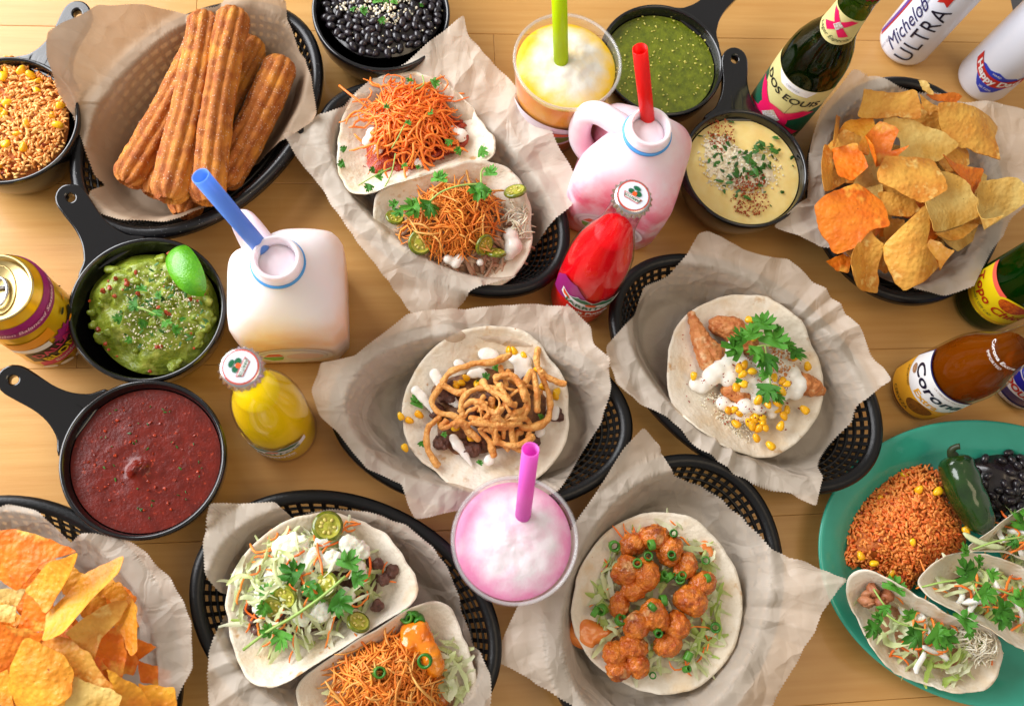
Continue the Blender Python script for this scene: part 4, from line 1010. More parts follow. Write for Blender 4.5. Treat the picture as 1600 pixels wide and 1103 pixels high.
def jalapeno(parent, px, py, z, s=1.0, tilt=(0.2, 0.2)):
    M = TRS(W(px, py, z), (tilt[0], tilt[1], R.uniform(0, 6)), s); o = inst('jalapeno_slice', JM, M, parent)
    def sub(nm, me, M2):
        q = inst(nm, me, M2, None); q.parent = o; q.matrix_basis = M.inverted() @ M2
    sub('flesh', JF, M)
    for k in range(7):
        a = k * .9 + R.random(); sub('seed', SEEDM, M @ TRS((.0048 * math.cos(a), .0048 * math.sin(a), .0014), (0, 0, a)))
kv, kf = ell(.0040, .0046, .0026, 10, 7); kv = [(math.copysign(abs(x / .004) ** .7 * .004, x) * (.78 + 60 * y), y, math.copysign(abs(z / .0026) ** .8 * .0026, z)) for x, y, z in kv]
KERN = mesh_from('corn_kernel', kv, kf, True, CORN)
def kernel(parent, px, py, z, s=1.0):
    inst('corn_kernel', KERN, TRS(W(px, py, z), (R.uniform(-.8, .8), R.uniform(-.8, .8), R.uniform(0, 6)), s * R.uniform(.88, 1.1)), parent)
def kernels(parent, reg, n, lift=.002, lim=.9, s=1.0):
    for _ in range(n):
        x, y, z = reg.sample(R, lim); inst('corn_kernel', KERN, TRS((x, y, z + R.uniform(0, lift)), (R.uniform(-1, 1), R.uniform(-1, 1), R.uniform(0, 6)), s * R.uniform(.85, 1.1)), parent)

def tortilla(parent, pts, cz, label=None, p=2.0, thick=.0014, wav=.0012, seed=1, cpx=None, name='tortilla', ov=None):
    if ov is not None:
        for _ in range(4): pts = [(q[0], q[1], max(q[2], ov.wall_z(*W(*q)[:2]) + .006)) for q in pts]
    P = np.array([W(*q) for q in pts]); B, _ = crom(P, 140)
    kk = np.hanning(17); kk /= kk.sum()
    for q in range(3): B[:, q] = np.convolve(np.r_[B[-8:, q], B[:, q], B[:8, q]], kk, 'valid')
    c = P[:, :2].mean(0) if cpx is None else W(*cpx, cz)[:2]
    B[:, 2] += wav * wob(B[:, 0], B[:, 1], seed, 70); B[:, :2] += (.0011 * wob(B[:, 0], B[:, 1], seed + 2, 110))[:, None]
    def zm(x, y, t): return cz + (B[None, :, 2] - cz) * t ** p + .0007 * wob(x, y, seed + 3, 120)
    V, f = polar(B, c, 0, 26, zm, thick=thick)
    return put(name, V, f, TORT, parent)
def tpts(pts, z): return [(a, b, z) if len(q) == 2 else q for q in pts for a, b in [q[:2]]]

# ------------------------------------------------------------------ serving bowl contents
def disc(name, c, r, z, m, label, cat, amp=.0003, freq=160, seed=1, bumps=(), group=None, dome=.001):
    B = np.array([(c[0] + r * math.cos(a), c[1] + r * math.sin(a), z) for a in np.linspace(0, 2 * math.pi, 120, endpoint=False)])
    def zm(x, y, t):
        q = z + amp * wob(x, y, seed, freq, 4) * np.clip(1.1 - t ** 4, 0, 1) + dome * (1 - t ** 2)
        for bx, by, br, bh in bumps: q = q + bh * np.exp(-(((x - bx) ** 2 + (y - by) ** 2) / br ** 2)) * (1 + .35 * wob(x, y, seed + 7, 500))
        return q
    V, f = polar(B, c[:2], 0, 44, zm); 
    V2, f2 = lathe([(r, z - .0005), (r * .80, z - .028)], (c[0], c[1], 0), 60)
    o = put(name, V, f, m, None); o.location.z = WLOC[o.name][2]; tag(o, label, cat, group); return o
SALSA = mat('red_salsa', C(108, 24, 9), C(88, 17, 6), scale=90, rough=.32, coat=.2, spec=.35, bump=.22, bscale=420, spots=((240, C(150, 52, 30), .62, .72), (420, C(70, 60, 20), .70, .74), (300, C(186, 84, 40), .735, .76)))
c = sk['salsa'][1]; b_ = W(214, 735, .05)
s1 = disc('red_salsa', c, .0598, .0470, SALSA, 'smooth dark red salsa with a small lump in the middle', 'salsa', bumps=((b_[0], b_[1], .006, .006), (b_[0] + .004, b_[1] + .004, .004, .003)))
reg = Region([(224 + 96 * math.cos(a), 722 + 92 * math.sin(a)) for a in np.linspace(0, 6.28, 16, endpoint=False)], .0478, .0006)
bits('tomato_fleck', reg, 60, (.0005, .0013), mat('salsa_fleck', C(178, 60, 26), C(110, 30, 16), src='island', rough=.2), s1, shape=(1.3, 1, .5), flat=True)
bits('herb_fleck', reg, 40, (.0006, .0014), LEAF2, s1, shape=(1.5, .6, .3), flat=True)
VERDE = mat('green_salsa', C(112, 122, 20), C(84, 96, 12), scale=110, rough=.2, coat=.4, bump=.4, bscale=380, spots=((330, C(140, 146, 50), .66, .72),))
c = sk['verde'][1]; s2 = disc('green_salsa', c, .0558, .0465, VERDE, 'glossy green tomatillo salsa speckled with seeds', 'salsa', seed=4)
reg = Region([(1034 + 84 * math.cos(a), 98 + 80 * math.sin(a)) for a in np.linspace(0, 6.28, 16, endpoint=False)], .0473, .0006)
bits('tomatillo_seed', reg, 150, (.0005, .0011), mat('seed', C(206, 196, 96), rough=.3), s2, shape=(1.2, .9, .5), flat=True)
QUESO = mat('queso', C(240, 218, 146), C(232, 204, 124), scale=60, rough=.2, coat=.4, sss=.2, spots=((160, C(214, 150, 70), .70, .8),))
c = sk['queso'][1]; s3 = disc('queso_dip', c, .0562, .0475, QUESO, 'pale yellow queso topped with white cheese, chili powder and herbs', 'dip', seed=6, freq=90)
reg1 = Region([(1095, 215), (1130, 205), (1160, 235), (1205, 235), (1225, 275), (1200, 300), (1150, 300), (1110, 290), (1092, 255)], .0478, .004)
reg1.mound('cheese_mound', CHEESE, s3, amp=.0014, freq=500, seed=4)
bits('cheese_crumb', reg1, 420, (.0006, .0014), CHEESE, s3, lift=.001)
for k, (poly, n) in enumerate((([(1105, 195), (1135, 185), (1150, 215), (1130, 240), (1110, 225)], 130), ([(1145, 275), (1185, 265), (1195, 290), (1170, 300), (1145, 292)], 170), ([(1145, 305), (1190, 300), (1205, 322), (1175, 338), (1150, 330)], 170))):
    bits('chili_powder', Region(poly, .0500 if k < 2 else .0488, .002), n, (.0004, .0010), mat('chili_powder', C(176, 82, 30), C(140, 54, 20), src='island', rough=.7), s3, lift=.0014)
reg = Region([(1110, 240), (1135, 220), (1165, 235), (1200, 210), (1225, 230), (1205, 260), (1180, 310), (1160, 325), (1130, 300)], .0505, .003)
bits('chopped_cilantro', reg, 64, (.0016, .0036), LEAF2, s3, lift=.001, shape=(1.5, .8, .18), flat=True)
bits('chopped_cilantro', Region([(1092, 200), (1220, 190), (1240, 270), (1200, 330), (1110, 320)], .0488, .0006), 16, (.0012, .0026), LEAF2, s3, shape=(1.4, .7, .2), flat=True)

# guacamole
GUAC = mat('guacamole', C(150, 164, 52), C(110, 128, 28), scale=120, rough=.34, bump=.9, bscale=260, coat=.2, sss=.15, spots=((70, C(188, 194, 92), .6, .72),))
c = sk['guac'][1]; poly = [(138, 500), (136, 455), (165, 412), (205, 395), (250, 393), (300, 405), (333, 450), (338, 500), (320, 545), (270, 575), (215, 580), (165, 550)]
rg = Region(poly, .043, .012, 3)
gu = rg.mound('guacamole', GUAC, None, amp=.0040, freq=170, seed=8, nb=90, nr=40); tag(gu, 'chunky green guacamole topped with white cheese and cilantro', 'guacamole')
balls = []
for k in range(46):
    x, y, z = rg.sample(R, .96, .4); q = R.uniform(.003, .007); balls.append((x, y, z - .001, (q, q * R.uniform(.7, 1.2), q * .8)))
blob('avocado_lumps', balls, GUAC, gu, voxel=.0012, smooth=3, rough=.008, rscale=.008)
r2 = Region([(185, 480), (215, 420), (260, 415), (290, 450), (325, 490), (290, 540), (220, 545), (190, 520)], .055, .004)
bits('cheese_crumb', r2, 420, (.0003, .0011), CHEESE, gu, lift=.002, shape=(1.4, .8, .6))
bits('chopped_cilantro', r2, 60, (.0010, .0024), LEAF2, gu, lift=.002, shape=(1.6, .7, .2), flat=True)
bits('tomato_bit', Region(poly, .052, .006), 34, (.0010, .0026), mat('tomato_bit', C(170, 70, 36), C(140, 52, 24), src='island', rough=.3), gu, lift=.002)
for (x, y, s, r_) in ((220, 455, .010, 100), (215, 475, .012, 200), (240, 485, .012, 320), (255, 505, .011, 340), (270, 515, .010, 10), (190, 500, .010, 170), (225, 500, .010, 260), (280, 500, .008, 40), (205, 530, .007, 200), (245, 465, .008, 60)): leaf(gu, x, y, .062, s, r_, .5)
stem(gu, [(215, 480, .062), (240, 490, .063), (270, 510, .062)])
# lime wedge
lw = thing('lime_wedge', W(298, 427, .062), 'green lime wedge resting on the guacamole', 'lime wedge')
def wedge():
    v = []; f = []; nu, nv = 18, 12; Rr = .0225
    for i in range(nu + 1):
        t = i / nu * math.pi
        for j in range(nv + 1):
            a = (j / nv - .5) * 1.6
            r = Rr * (math.sin(t) ** .72) * .85; v.append((-Rr * 1.15 * math.cos(t), r * math.sin(a), r * math.cos(a)))
    for i in range(nu):
        for j in range(nv): f.append((i * (nv + 1) + j, i * (nv + 1) + j + 1, (i + 1) * (nv + 1) + j + 1, (i + 1) * (nv + 1) + j))
    k = len(v); v2 = [(-Rr * 1.15 * math.cos(i / nu * math.pi), 0, 0) for i in range(nu + 1)]; fl = []
    side = []
    for jj in (0, nv):
        for i in range(nu): side.append((i * (nv + 1) + jj, (i + 1) * (nv + 1) + jj, k + i + 1, k + i))
    return v, f, v + v2, side
v, f, v2, f2 = wedge(); M = TRS(W(298, 427, .0585), (.15, -.15, math.radians(-58)))
put('peel', xform(v, M), f, mat('lime_peel', C(96, 172, 26), C(66, 140, 20), scale=60, rough=.25, coat=.3, bump=.4, bscale=600), lw)
put('flesh', xform(v2, M), f2, mat('lime_flesh', C(190, 206, 110), rough=.3, sss=.3), lw)

# rice
RICE = mat('orange_rice', C(242, 192, 112), C(226, 134, 52), src='island', rough=.4)
def rice(name_label, poly, z0, h, n, ncorn, corn_px=(), grain_m=None):
    rg = Region(poly, z0, h, 2.4); o = rg.mound('rice', mat('rice_bed', C(206, 116, 44), C(170, 84, 26), scale=300, rough=.5, bump=.8, bscale=500), None, amp=.001, seed=3); tag(o, name_label, 'rice', 'servings of orange rice')
    A = Acc(); base = ell(.0037, .00115, .00115, 6, 6)
    for _ in range(n):
        x, y, z = rg.sample(R, 1.0, .5); s = (R.uniform(.6, 1.15), R.uniform(.8, 1.25), R.uniform(.8, 1.25)); A.add(xform(base[0], TRS((x, y, z + R.uniform(0, .0028)), (0, R.gauss(0, .35), R.uniform(0, 6.28)), s)), base[1])
    A.put('rice_grains', grain_m or RICE, o, kind='stuff')
    bits('tomato_bit', rg, n // 40, (.0012, .0022), mat('tomato_bit', C(170, 70, 36)), o, lift=.002, lim=.95)
    for (a, b) in corn_px: kernel(o, a, b, z0 + h * .8 + .002, 1.05)
    kernels(o, rg, ncorn, .002)
    return o
rice('orange rice with corn heaped in the black bowl', [(-85, 190), (-60, 115), (0, 88), (55, 100), (95, 140), (104, 190), (90, 235), (50, 268), (0, 276), (-55, 250)], .046, .006, 1500, 10, ((33, 110), (48, 117), (41, 193), (37, 230), (10, 225), (5, 120), (95, 165), (90, 195), (5, 180)))

# black beans
BEAN = mat('black_bean', C(44, 36, 42), C(26, 22, 28), src='object', rough=.28, coat=.4)
BM = mesh_from('black_bean', *ell(.0055, .0037, .0034, 10, 7), True, BEAN)
def beans(label, poly, z0, h, n, group='servings of black beans'):
    rg = Region(poly, z0, h, 2.4); o = rg.mound('black_beans', mat('bean_liquor', C(34, 26, 26), rough=.25, coat=.3), None, amp=.0008, seed=3); tag(o, label, 'beans', group)
    pts = []
    tries = 0
    while len(pts) < n and tries < 6000:
        tries += 1; x, y, z = rg.sample(R, 1.0, .5)
        if all((x - a) ** 2 + (y - b) ** 2 > .0062 ** 2 for a, b in pts):
            pts.append((x, y)); inst('black_bean', BM, TRS((x, y, z + .001 + R.uniform(0, .0015)), (R.uniform(-.5, .5), R.uniform(-.5, .5), R.uniform(0, 6)), R.uniform(.85, 1.1)), o)
    return o, rg
bo, rg = beans('glossy black beans topped with crumbled white cheese', [(508, -10), (505, 20), (525, 55), (560, 80), (600, 85), (645, 75), (685, 40), (690, 0), (670, -40), (600, -65), (530, -45)], .047, .006, 190)
rc = Region([(520, 10), (560, 0), (600, -25), (640, -10), (650, 20), (615, 38), (570, 30)], .053, .004)
bits('cheese_crumb', rc, 300, (.0006, .0019), CHEESE, bo, lift=.002); bits('cheese_crumb', rg, 130, (.0004, .0010), CHEESE, bo, lift=.004)
for (x, y, s, r_) in ((565, 20, .009, 40), (590, 5, .010, 100), (605, -2, .009, 200), (555, 15, .007, 160), (595, 28, .008, 300), (655, 8, .006, 20), (615, 6, .007, 80)): leaf(bo, x, y, .0595, s, r_, .5)

# ------------------------------------------------------------------ churros
CHURRO = mat('sugared_churro', C(208, 126, 46), C(166, 84, 26), scale=90, rough=.55, bump=.9, bscale=900, spots=((36, C(226, 146, 48), .5, .66), (700, C(222, 170, 116), .60, .72)), bump2=(.3, 120))
SUGAR = mat('sugar', C(246, 232, 208), rough=.2, spec=.8)
def churro(a, b, r0, r1, label, bow=.003, tw=.15):
    A, B_ = W(*a), W(*b); n = 60; k = 10; pts = []; rad = []
    d = B_ - A; L = np.linalg.norm(d); side = np.cross(d / L, [0, 0, 1])
    for i in range(n):
        s = i / (n - 1); e = min(s, 1 - s) * L; cap = min(1, (.45 + .55 * math.sqrt(min(1, e / .010))))
        pts.append(A + d * s + side * bow * math.sin(math.pi * s)); rad.append((r0 + (r1 - r0) * s) * cap * (1 + .02 * math.sin(s * 17 + r0 * 900) + .012 * math.sin(s * 41)))
    m = 72; sec = []
    for q in range(m):
        th = 2 * math.pi * q / m; w = abs(math.sin(k * th / 2)) ** .6; rr = .74 + .26 * w; sec.append((rr * math.cos(th), rr * math.sin(th)))
    v, f = tube(pts, rad, section=sec, twist=tw, caps=False)
    v = list(v); ax = d / L
    for ring0, cen, inn in ((0, np.array(pts[0]), ax), ((n - 1) * m, np.array(pts[-1]), -ax)):       # hollow ends
        base_i = ring0
        for k_, (sc_, dep) in enumerate(((.95, .0006), (.7, .004), (.35, .008))):
            st = len(v); v += [cen + (np.array(v[ring0 + q]) - cen) * sc_ + inn * dep for q in range(m)]
            f += [((base_i + q), (base_i + (q + 1) % m), (st + (q + 1) % m), (st + q)) for q in range(m)]; base_i = st
        f.append(tuple(range(base_i, base_i + m)))
    v = np.array(v); v += (NP.normal(0, .00022, v.shape))
    o = put('churro', v, f, CHURRO, None); g2 = Acc(); e2 = ell(1, 1, 1, 4, 2); N0 = v[:n * m].reshape(n, m, 3)
    for _ in range(700):
        i, q = R.randrange(3, n - 3), R.randrange(m); p = N0[i, q]; cc = np.array(pts[i])
        if p[2] < cc[2] - .004: continue
        g2.add(xform(e2[0], TRS(p + (p - cc) * .01, (R.uniform(0, 3), R.uniform(0, 3), 0), R.uniform(.00028, .0006))), e2[1])
    g2.put('sugar_crystals', SUGAR, o, smooth=False, kind='stuff'); tag(o, label, 'churro', 'churros piled in the basket')
churro((262, 314, .070), (321, 22, .066), .0178, .0150, 'churro on top of the pile with a hollow end beside the blue straw tip')
churro((322, 318, .068), (368, 16, .070), .0165, .0160, 'churro on top of the pile passing under the blue straw', bow=-.004)
churro((196, 288, .044), (318, 60, .050), .0165, .0150, 'brown churro leaning against the brown paper below the top pair')
churro((236, 306, .036), (345, 50, .034), .0150, .0150, 'sugary churro mostly hidden beneath the top pair')
churro((345, 290, .040), (443, 92, .050), .0165, .0165, 'dark brown churro lying beside the white paper wall')
churro((284, 338, .034), (400, 62, .030), .0160, .0150, 'lowest churro with both tips showing from under the pile', bow=-.006)

# ------------------------------------------------------------------ tortilla chips
def chip(poly, z, g, m, label, group, curv=3.0, cdir=0.0, seed=1):
    mx_, my_ = np.mean([p[0] for p in poly]), np.mean([p[1] for p in poly]); poly = [(mx_ + (p[0] - mx_) * 1.06, my_ + (p[1] - my_) * 1.06) for p in poly]
    P = np.array([W(a, b, z)[:2] for a, b in poly]); c = P.mean(0)
    ca, sa = math.cos(cdir), math.sin(cdir)
    def zf(x, y): 
        u = (x - c[0]) * ca + (y - c[1]) * sa
        return z + g[0] * (x - c[0]) + g[1] * (y - c[1]) + curv * u * u
    P3 = np.array([W(a, b, float(zf(*p))) for (a, b), p in zip(poly, P)]); c = P3[:, :2].mean(0)
    B, _ = crom(P3, 60, smooth=False)
    for q in range(3): B[:, q] = np.convolve(np.r_[B[-1:, q], B[:, q], B[:1, q]], [.25, .5, .25], 'valid')
    B[:, :2] += (.0005 * wob(B[:, 0], B[:, 1], seed, 400))[:, None]
    def zm(x, y, t): return zf(x, y) + .0007 * wob(x, y, seed, 160)
    V, f = polar(B, c, 0, 8, zm, thick=.0009)
    o = put('tortilla_chip', V, f, m, None); o.data.set_sharp_from_angle(angle=.8); tag(o, label, 'tortilla chip', group); return o
GR = 'yellow tortilla chips in the basket beside the cans'; GL = 'orange tortilla chips in the basket below the red salsa'
CR = [
 ([(1353,138),(1435,135),(1437,151),(1434,188),(1394,184),(1344,180),(1349,160)], .088, (0,.25), CHIPY, 3, 0, 'wide four-sided golden chip resting against the basket wall'),
 ([(1471,160),(1517,170),(1566,189),(1553,213),(1562,250),(1528,238),(1495,230),(1473,199)], .092, (-.1,.15), CHIPY, -4, .8, 'large blistered chip bent over like a saddle'),
 ([(1385,182),(1435,190),(1476,207),(1499,224),(1464,251),(1406,242),(1410,220),(1382,197)], .082, (.1,.1), CHIPP, 3, 1.2, 'long pale speckled chip in the middle of the heap'),
 ([(1354,213),(1372,194),(1402,205),(1432,217),(1410,234),(1402,245),(1369,252),(1359,234)], .092, (0,.1), CHIPO, 16, .35, 'deep orange chip folded into a trough'),
 ([(1321,192),(1365,180),(1367,199),(1354,211),(1357,242),(1317,225),(1309,225),(1311,207)], .076, (.2,0), CHIPG, 2, 0, 'yellow chip with an orange patch leaning on the basket wall'),
 ([(1301,234),(1338,225),(1358,258),(1332,281),(1311,275)], .088, (.2,-.1), CHIPO, 3, .7, 'square orange dusted chip'),
 ([(1289,226),(1303,238),(1324,281),(1282,302),(1283,254)], .084, (-.4,0), CHIPY, 5, .2, 'narrow three-cornered chip standing at the paper wall'),
 ([(1384,246),(1455,250),(1479,295),(1443,316),(1406,302),(1375,285),(1373,270)], .104, (.1,.1), CHIPY, -4, 1.2, 'broad golden chip with one rounded end on top of the heap'),
 ([(1472,268),(1504,278),(1523,308),(1527,338),(1460,361),(1443,319),(1479,295),(1466,272)], .094, (-.1,.1), CHIPP, 3, .4, 'pale yellow chip with a brown scorched corner'),
 ([(1468,248),(1536,265),(1532,281),(1544,293),(1530,315),(1505,280)], .080, (-.2,.1), CHIPO, 3, .5, 'ragged bright orange chip'),
 ([(1534,283),(1579,278),(1602,287),(1600,315),(1587,327),(1511,374),(1526,344),(1527,317)], .078, (-.25,.1), CHIPP, 4, .5, 'long greenish yellow chip overhanging the paper'),
 ([(1276,321),(1292,306),(1341,290),(1376,319),(1388,354),(1360,357),(1334,387),(1289,408),(1279,359)], .092, (.15,.1), CHIPO, -3, .9, 'largest chip, orange dusted, covering the basket edge'),
 ([(1351,295),(1378,288),(1380,319),(1360,325)], .078, (.1,0), CHIPP, 3, 0, 'small speckled chip corner poking up'),
 ([(1380,295),(1428,310),(1436,327),(1421,338),(1387,336),(1380,319)], .084, (0,.2), CHIPY, 8, 1.5, 'cupped golden chip under the rounded one'),
 ([(1383,342),(1414,342),(1413,355),(1387,380),(1382,361)], .074, (0,.2), CHIPY, 3, 0, 'small upright chip behind the bell-shaped one'),
 ([(1440,327),(1448,351),(1445,389),(1469,412),(1443,438),(1409,455),(1375,458),(1369,414),(1381,385),(1413,355)], .098, (.05,.3), CHIPY, -6, .1, 'bell-shaped chip with a rounded bottom edge'),
 ([(1358,361),(1382,385),(1370,416),(1373,455),(1317,434),(1336,389)], .080, (-.3,.2), CHIPY, 6, .4, 'dark edged chip standing beside the bell-shaped one'),
 ([(1292,408),(1334,389),(1324,427),(1305,420)], .062, (0,.1), CHIPO, 2, 0, 'small reddish chip tucked under the largest chip'),
 ([(1451,376),(1502,372),(1496,389),(1470,421),(1469,410),(1447,389)], .070, (.3,0), CHIPY, 8, .8, 'curled chip at the paper beside the bell-shaped one'),
 ([(1460,366),(1509,351),(1530,351),(1504,372),(1483,376)], .076, (0,-.2), CHIPY, 6, .8, 'brown undercurled chip beneath the pale one'),
 ([(1436,126),(1451,126),(1464,143),(1449,147),(1441,141)], .086, (.3,.2), CHIPP, 10, .3, 'small curled chip by the basket rim'),
 ([(1449,147),(1497,143),(1503,151),(1493,161),(1468,158)], .082, (0,.3), CHIPO, 8, 1.3, 'rolled orange chip by the basket rim'),
 ([(1439,147),(1470,166),(1470,189),(1443,174)], .072, (.2,.2), CHIPY, 4, 0, 'thin chip edge under the rolled one'),
 ([(1309,178),(1318,178),(1311,207),(1301,232),(1296,232)], .078, (-.8,0), CHIPY, 2, 0, 'sliver of chip standing on edge at the paper'),
]
for k, (p, z, g, m, cv, cd, lb) in enumerate(CR): chip(p, z - .008, (g[0] * 1.6, g[1] * 1.6), m, lb, GR, cv * 3.4, cd, k)
CL = [
 ([(0,831),(18,828),(51,835),(118,861),(64,879),(41,905),(27,921),(0,905),(-25,870)], .092, (.1,.1), CHIPO, -3, .8, 'large orange chip arching over the basket edge'),
 ([(124,865),(110,897),(87,930),(73,956),(41,921),(59,899),(74,881)], .104, (.3,.2), CHIPG, 3, .8, 'bright yellow three-cornered chip with brown specks'),
 ([(189,871),(185,894),(144,935),(103,984),(77,997),(68,997),(74,959),(103,930),(133,897)], .100, (.35,-.3), CHIPG, 5, 2.3, 'long upright golden chip standing on edge'),
 ([(185,910),(213,948),(214,1015),(203,1023),(185,977),(200,943),(160,930)], .086, (.3,0), CHIPG, 3, 0, 'curved yellow chip nearest the paper wall'),
 ([(200,941),(185,969),(159,994),(145,1030),(103,989),(133,964),(164,946),(190,938)], .092, (-.2,.2), CHIPY, 7, 2.2, 'tan chip with a curled pale lip'),
 ([(185,976),(198,1020),(190,1059),(146,1033),(159,997)], .076, (.2,.2), CHIPO, 3, 0, 'leaf-shaped orange chip standing in shade'),
 ([(42,923),(72,956),(69,984),(29,988),(36,948)], .086, (.2,.2), CHIPO, 3, .5, 'chip with a fiery orange lower corner'),
 ([(41,998),(97,1023),(113,1051),(108,1087),(85,1102),(13,1105),(18,1043)], .104, (.1,.1), CHIPG, -4, .6, 'broad golden chip with a ragged bubbled edge on top'),
 ([(60,1003),(97,996),(139,1018),(154,1048),(177,1074),(144,1079),(113,1056),(95,1023)], .094, (.1,.1), CHIPY, -3, .5, 'long pale orange chip with blistered tip'),
 ([(167,1046),(221,1077),(236,1103),(190,1110),(177,1074)], .088, (-.2,.2), CHIPG, 4, .5, 'yellow chip with a dusted fold'),
 ([(216,1069),(272,1074),(275,1105),(236,1105)], .074, (.1,.1), CHIPG, 3, .5, 'four-sided yellow chip at the paper'),
 ([(-12,943),(24,948),(23,971),(-12,970)], .084, (0,.1), CHIPP, 3, 0, 'small pale chip at the edge of the heap'),
 ([(-15,920),(40,920),(26,946),(-10,938)], .074, (0,.1), CHIPP, 3, 0, 'pale chip half under the arching orange one'),
 ([(-12,975),(67,990),(64,1000),(15,1043),(10,1069),(-15,1050)], .082, (0,.2), CHIPO, 3, 1, 'deep orange chip under the broad golden one'),
 ([(113,1058),(175,1079),(190,1087),(180,1112),(100,1115)], .096, (0,.1), CHIPP, 3, .5, 'cream coloured blistered chip'),
 ([(215,1033),(266,1048),(264,1072),(221,1066)], .058, (.1,.1), CHIPO, 2, .5, 'dark orange chip deep in the basket'),
 ([(213,997),(244,1010),(205,1038)], .060, (.2,.1), CHIPO, 2, .5, 'small three-cornered chip deep in the basket'),
 ([(-15,1060),(14,1045),(20,1105),(-15,1108)], .086, (.1,.1), CHIPG, 2, .5, 'flat golden chip beside the broad one'),
]
for k, (p, z, g, m, cv, cd, lb) in enumerate(CL): chip(p, z - .008, (g[0] * 1.6, g[1] * 1.6), m, lb, GL, cv * 3.4, cd, k + 40)
g_ = random.Random(3)
def fill_chips(cx0, cy0, rx, ry, n, z0, z1, mats, grp, lb):
    for k in range(n):
        a = g_.uniform(0, 6.28); q = g_.random() ** .5; X, Y = cx0 + rx * q * math.cos(a), cy0 + ry * q * math.sin(a); s = g_.uniform(24, 36); t0 = g_.uniform(0, 6.28)
        P = [(X + s * w * math.cos(t0 + d), Y + s * w * math.sin(t0 + d)) for d, w in ((0, 1.1), (1.3, .9), (2.2, 1.0), (3.6, .9), (4.9, 1.0))]
        chip(P, z0 + (z1 - z0) * k / n, (g_.uniform(-.25, .25), g_.uniform(-.25, .25)), g_.choice(mats), lb, grp, g_.uniform(-8, 10), g_.uniform(0, 3), 80 + k)
fill_chips(1418, 290, 112, 126, 42, .024, .070, [CHIPY, CHIPO, CHIPP], GR, 'broken chip lying low in the heap, mostly covered by other yellow chips')
fill_chips(90, 1000, 125, 120, 34, .026, .068, [CHIPO, CHIPO, CHIPG], GL, 'broken chip lying low in the heap, mostly covered by other orange chips')
# ------------------------------------------------------------------ tacos
def taco(label, px, py, group): 
    return thing('taco', W(px, py, .012), label, 'taco', group)
GT = 'soft tacos'
# --- carrot taco and shredded pork taco
t = taco('soft taco heaped with bright orange shredded carrot', 655, 215, GT)
tortilla(t, [(548,306,.050),(530,270,.050),(527,215,.046),(545,160,.046),(590,122,.048),(640,112,.050),(690,125,.054),(735,165,.056),(765,205,.056),(778,244,.058),(720,258,.060),(650,277,.062),(590,297,.062)], .026, p=1.7, seed=2, cpx=(650, 215))
rg = Region([(562,282),(556,240),(582,175),(620,150),(690,150),(745,190),(768,212),(752,232),(700,250),(630,280)], .032, .022)
rg.mound('saucy_chicken', BUFF, t, amp=.003, freq=220, seed=3)
bits('chicken_shreds', rg, 60, (.003, .006), BUFF, t, shape=(1.6, .7, .6), flat=True, sub=(8, 5))
blob('crema', [(*W(575, 222, .052), .006), (*W(583, 210, .054), .007), (*W(590, 232, .054), .006), (*W(720, 212, .050), .007), (*W(708, 205, .051), .006), (*W(600, 200, .056), .006), (*W(655, 255, .052), .005)], CREMA, t)
rk = Region([(575,235),(572,165),(590,130),(640,115),(690,140),(705,185),(700,230),(660,255),(610,245)], .050, .018)
strands('carrot_shreds', rk, 260, (.026, .056), (.0005, .0013), 2.6, .008, CARROT, t, sides=5, steps=11, lim=.72)
v, f = tube(ocurve(ppath([(575, 168, .066), (550, 150, .064), (530, 134, .060)], 0), 8), .0011, 5); put('carrot_shred', v, f, CARROT, t)
for (x, y, s, r_, z) in ((578,288,.009,250,.062),(590,280,.008,60,.062),(600,270,.008,150,.062),(585,265,.007,200,.064),(632,262,.007,100,.062),(720,236,.009,190,.058),(748,236,.012,340,.058),(675,132,.010,30,.064),(642,128,.008,120,.066),(670,180,.009,80,.074),(604,170,.006,90,.076),(636,195,.007,70,.078),(540,235,.007,150,.052),(538,255,.008,200,.050),(702,218,.008,270,.062),(650,262,.006,20,.062)): leaf(t, x, y, z, s, r_, .4)
for p in ([(560,290,.06),(585,275,.064),(612,262,.064)], [(600,295,.06),(612,270,.066),(618,240,.07)], [(632,195,.078),(622,215,.076),(612,232,.072)], [(650,140,.072),(662,132,.072),(660,118,.068)]): stem(t, p, .0006)
t = taco('soft taco of shredded pork under crisp fried strings and cilantro', 715, 350, GT)
tortilla(t, [(580,335,.044),(588,300,.054),(640,276,.062),(700,260,.064),(752,249,.062),(795,262,.058),(822,300,.052),(832,350,.046),(826,400,.042),(795,440,.038),(745,459,.036),(690,442,.038),(635,405,.040),(595,368,.042)], .024, p=1.8, seed=5, cpx=(705, 365))
rg = Region([(612,388),(620,335),(665,300),(730,285),(795,300),(822,345),(808,400),(765,425),(700,428),(645,412)], .030, .016)
rg.mound('pork', PORK, t, amp=.003, freq=240, seed=6)
strands('pork_shreds', rg, 120, (.014, .03), (.0014, .0026), .6, .005, PORK, t, sides=5, steps=5, lim=1.0, pw=.35)
rk = Region([(625,352),(650,305),(700,285),(755,288),(785,320),(785,360),(745,392),(690,398),(645,385)], .044, .020)
strands('crisp_strings', rk, 420, (.014, .036), (.0004, .0011), 1.4, .010, CRISP, t, sides=4, steps=6, lim=.86)
strands('pale_crisp_strings', rk, 34, (.018, .036), (.0008, .0013), .9, .014, CRISP2, t, sides=4, steps=6)
strands('cheese_shreds', Region([(785,330),(805,310),(828,345),(822,370),(795,365)], .042, .008), 34, (.012, .022), (.0007, .001), .8, .005, CHEESE, t)
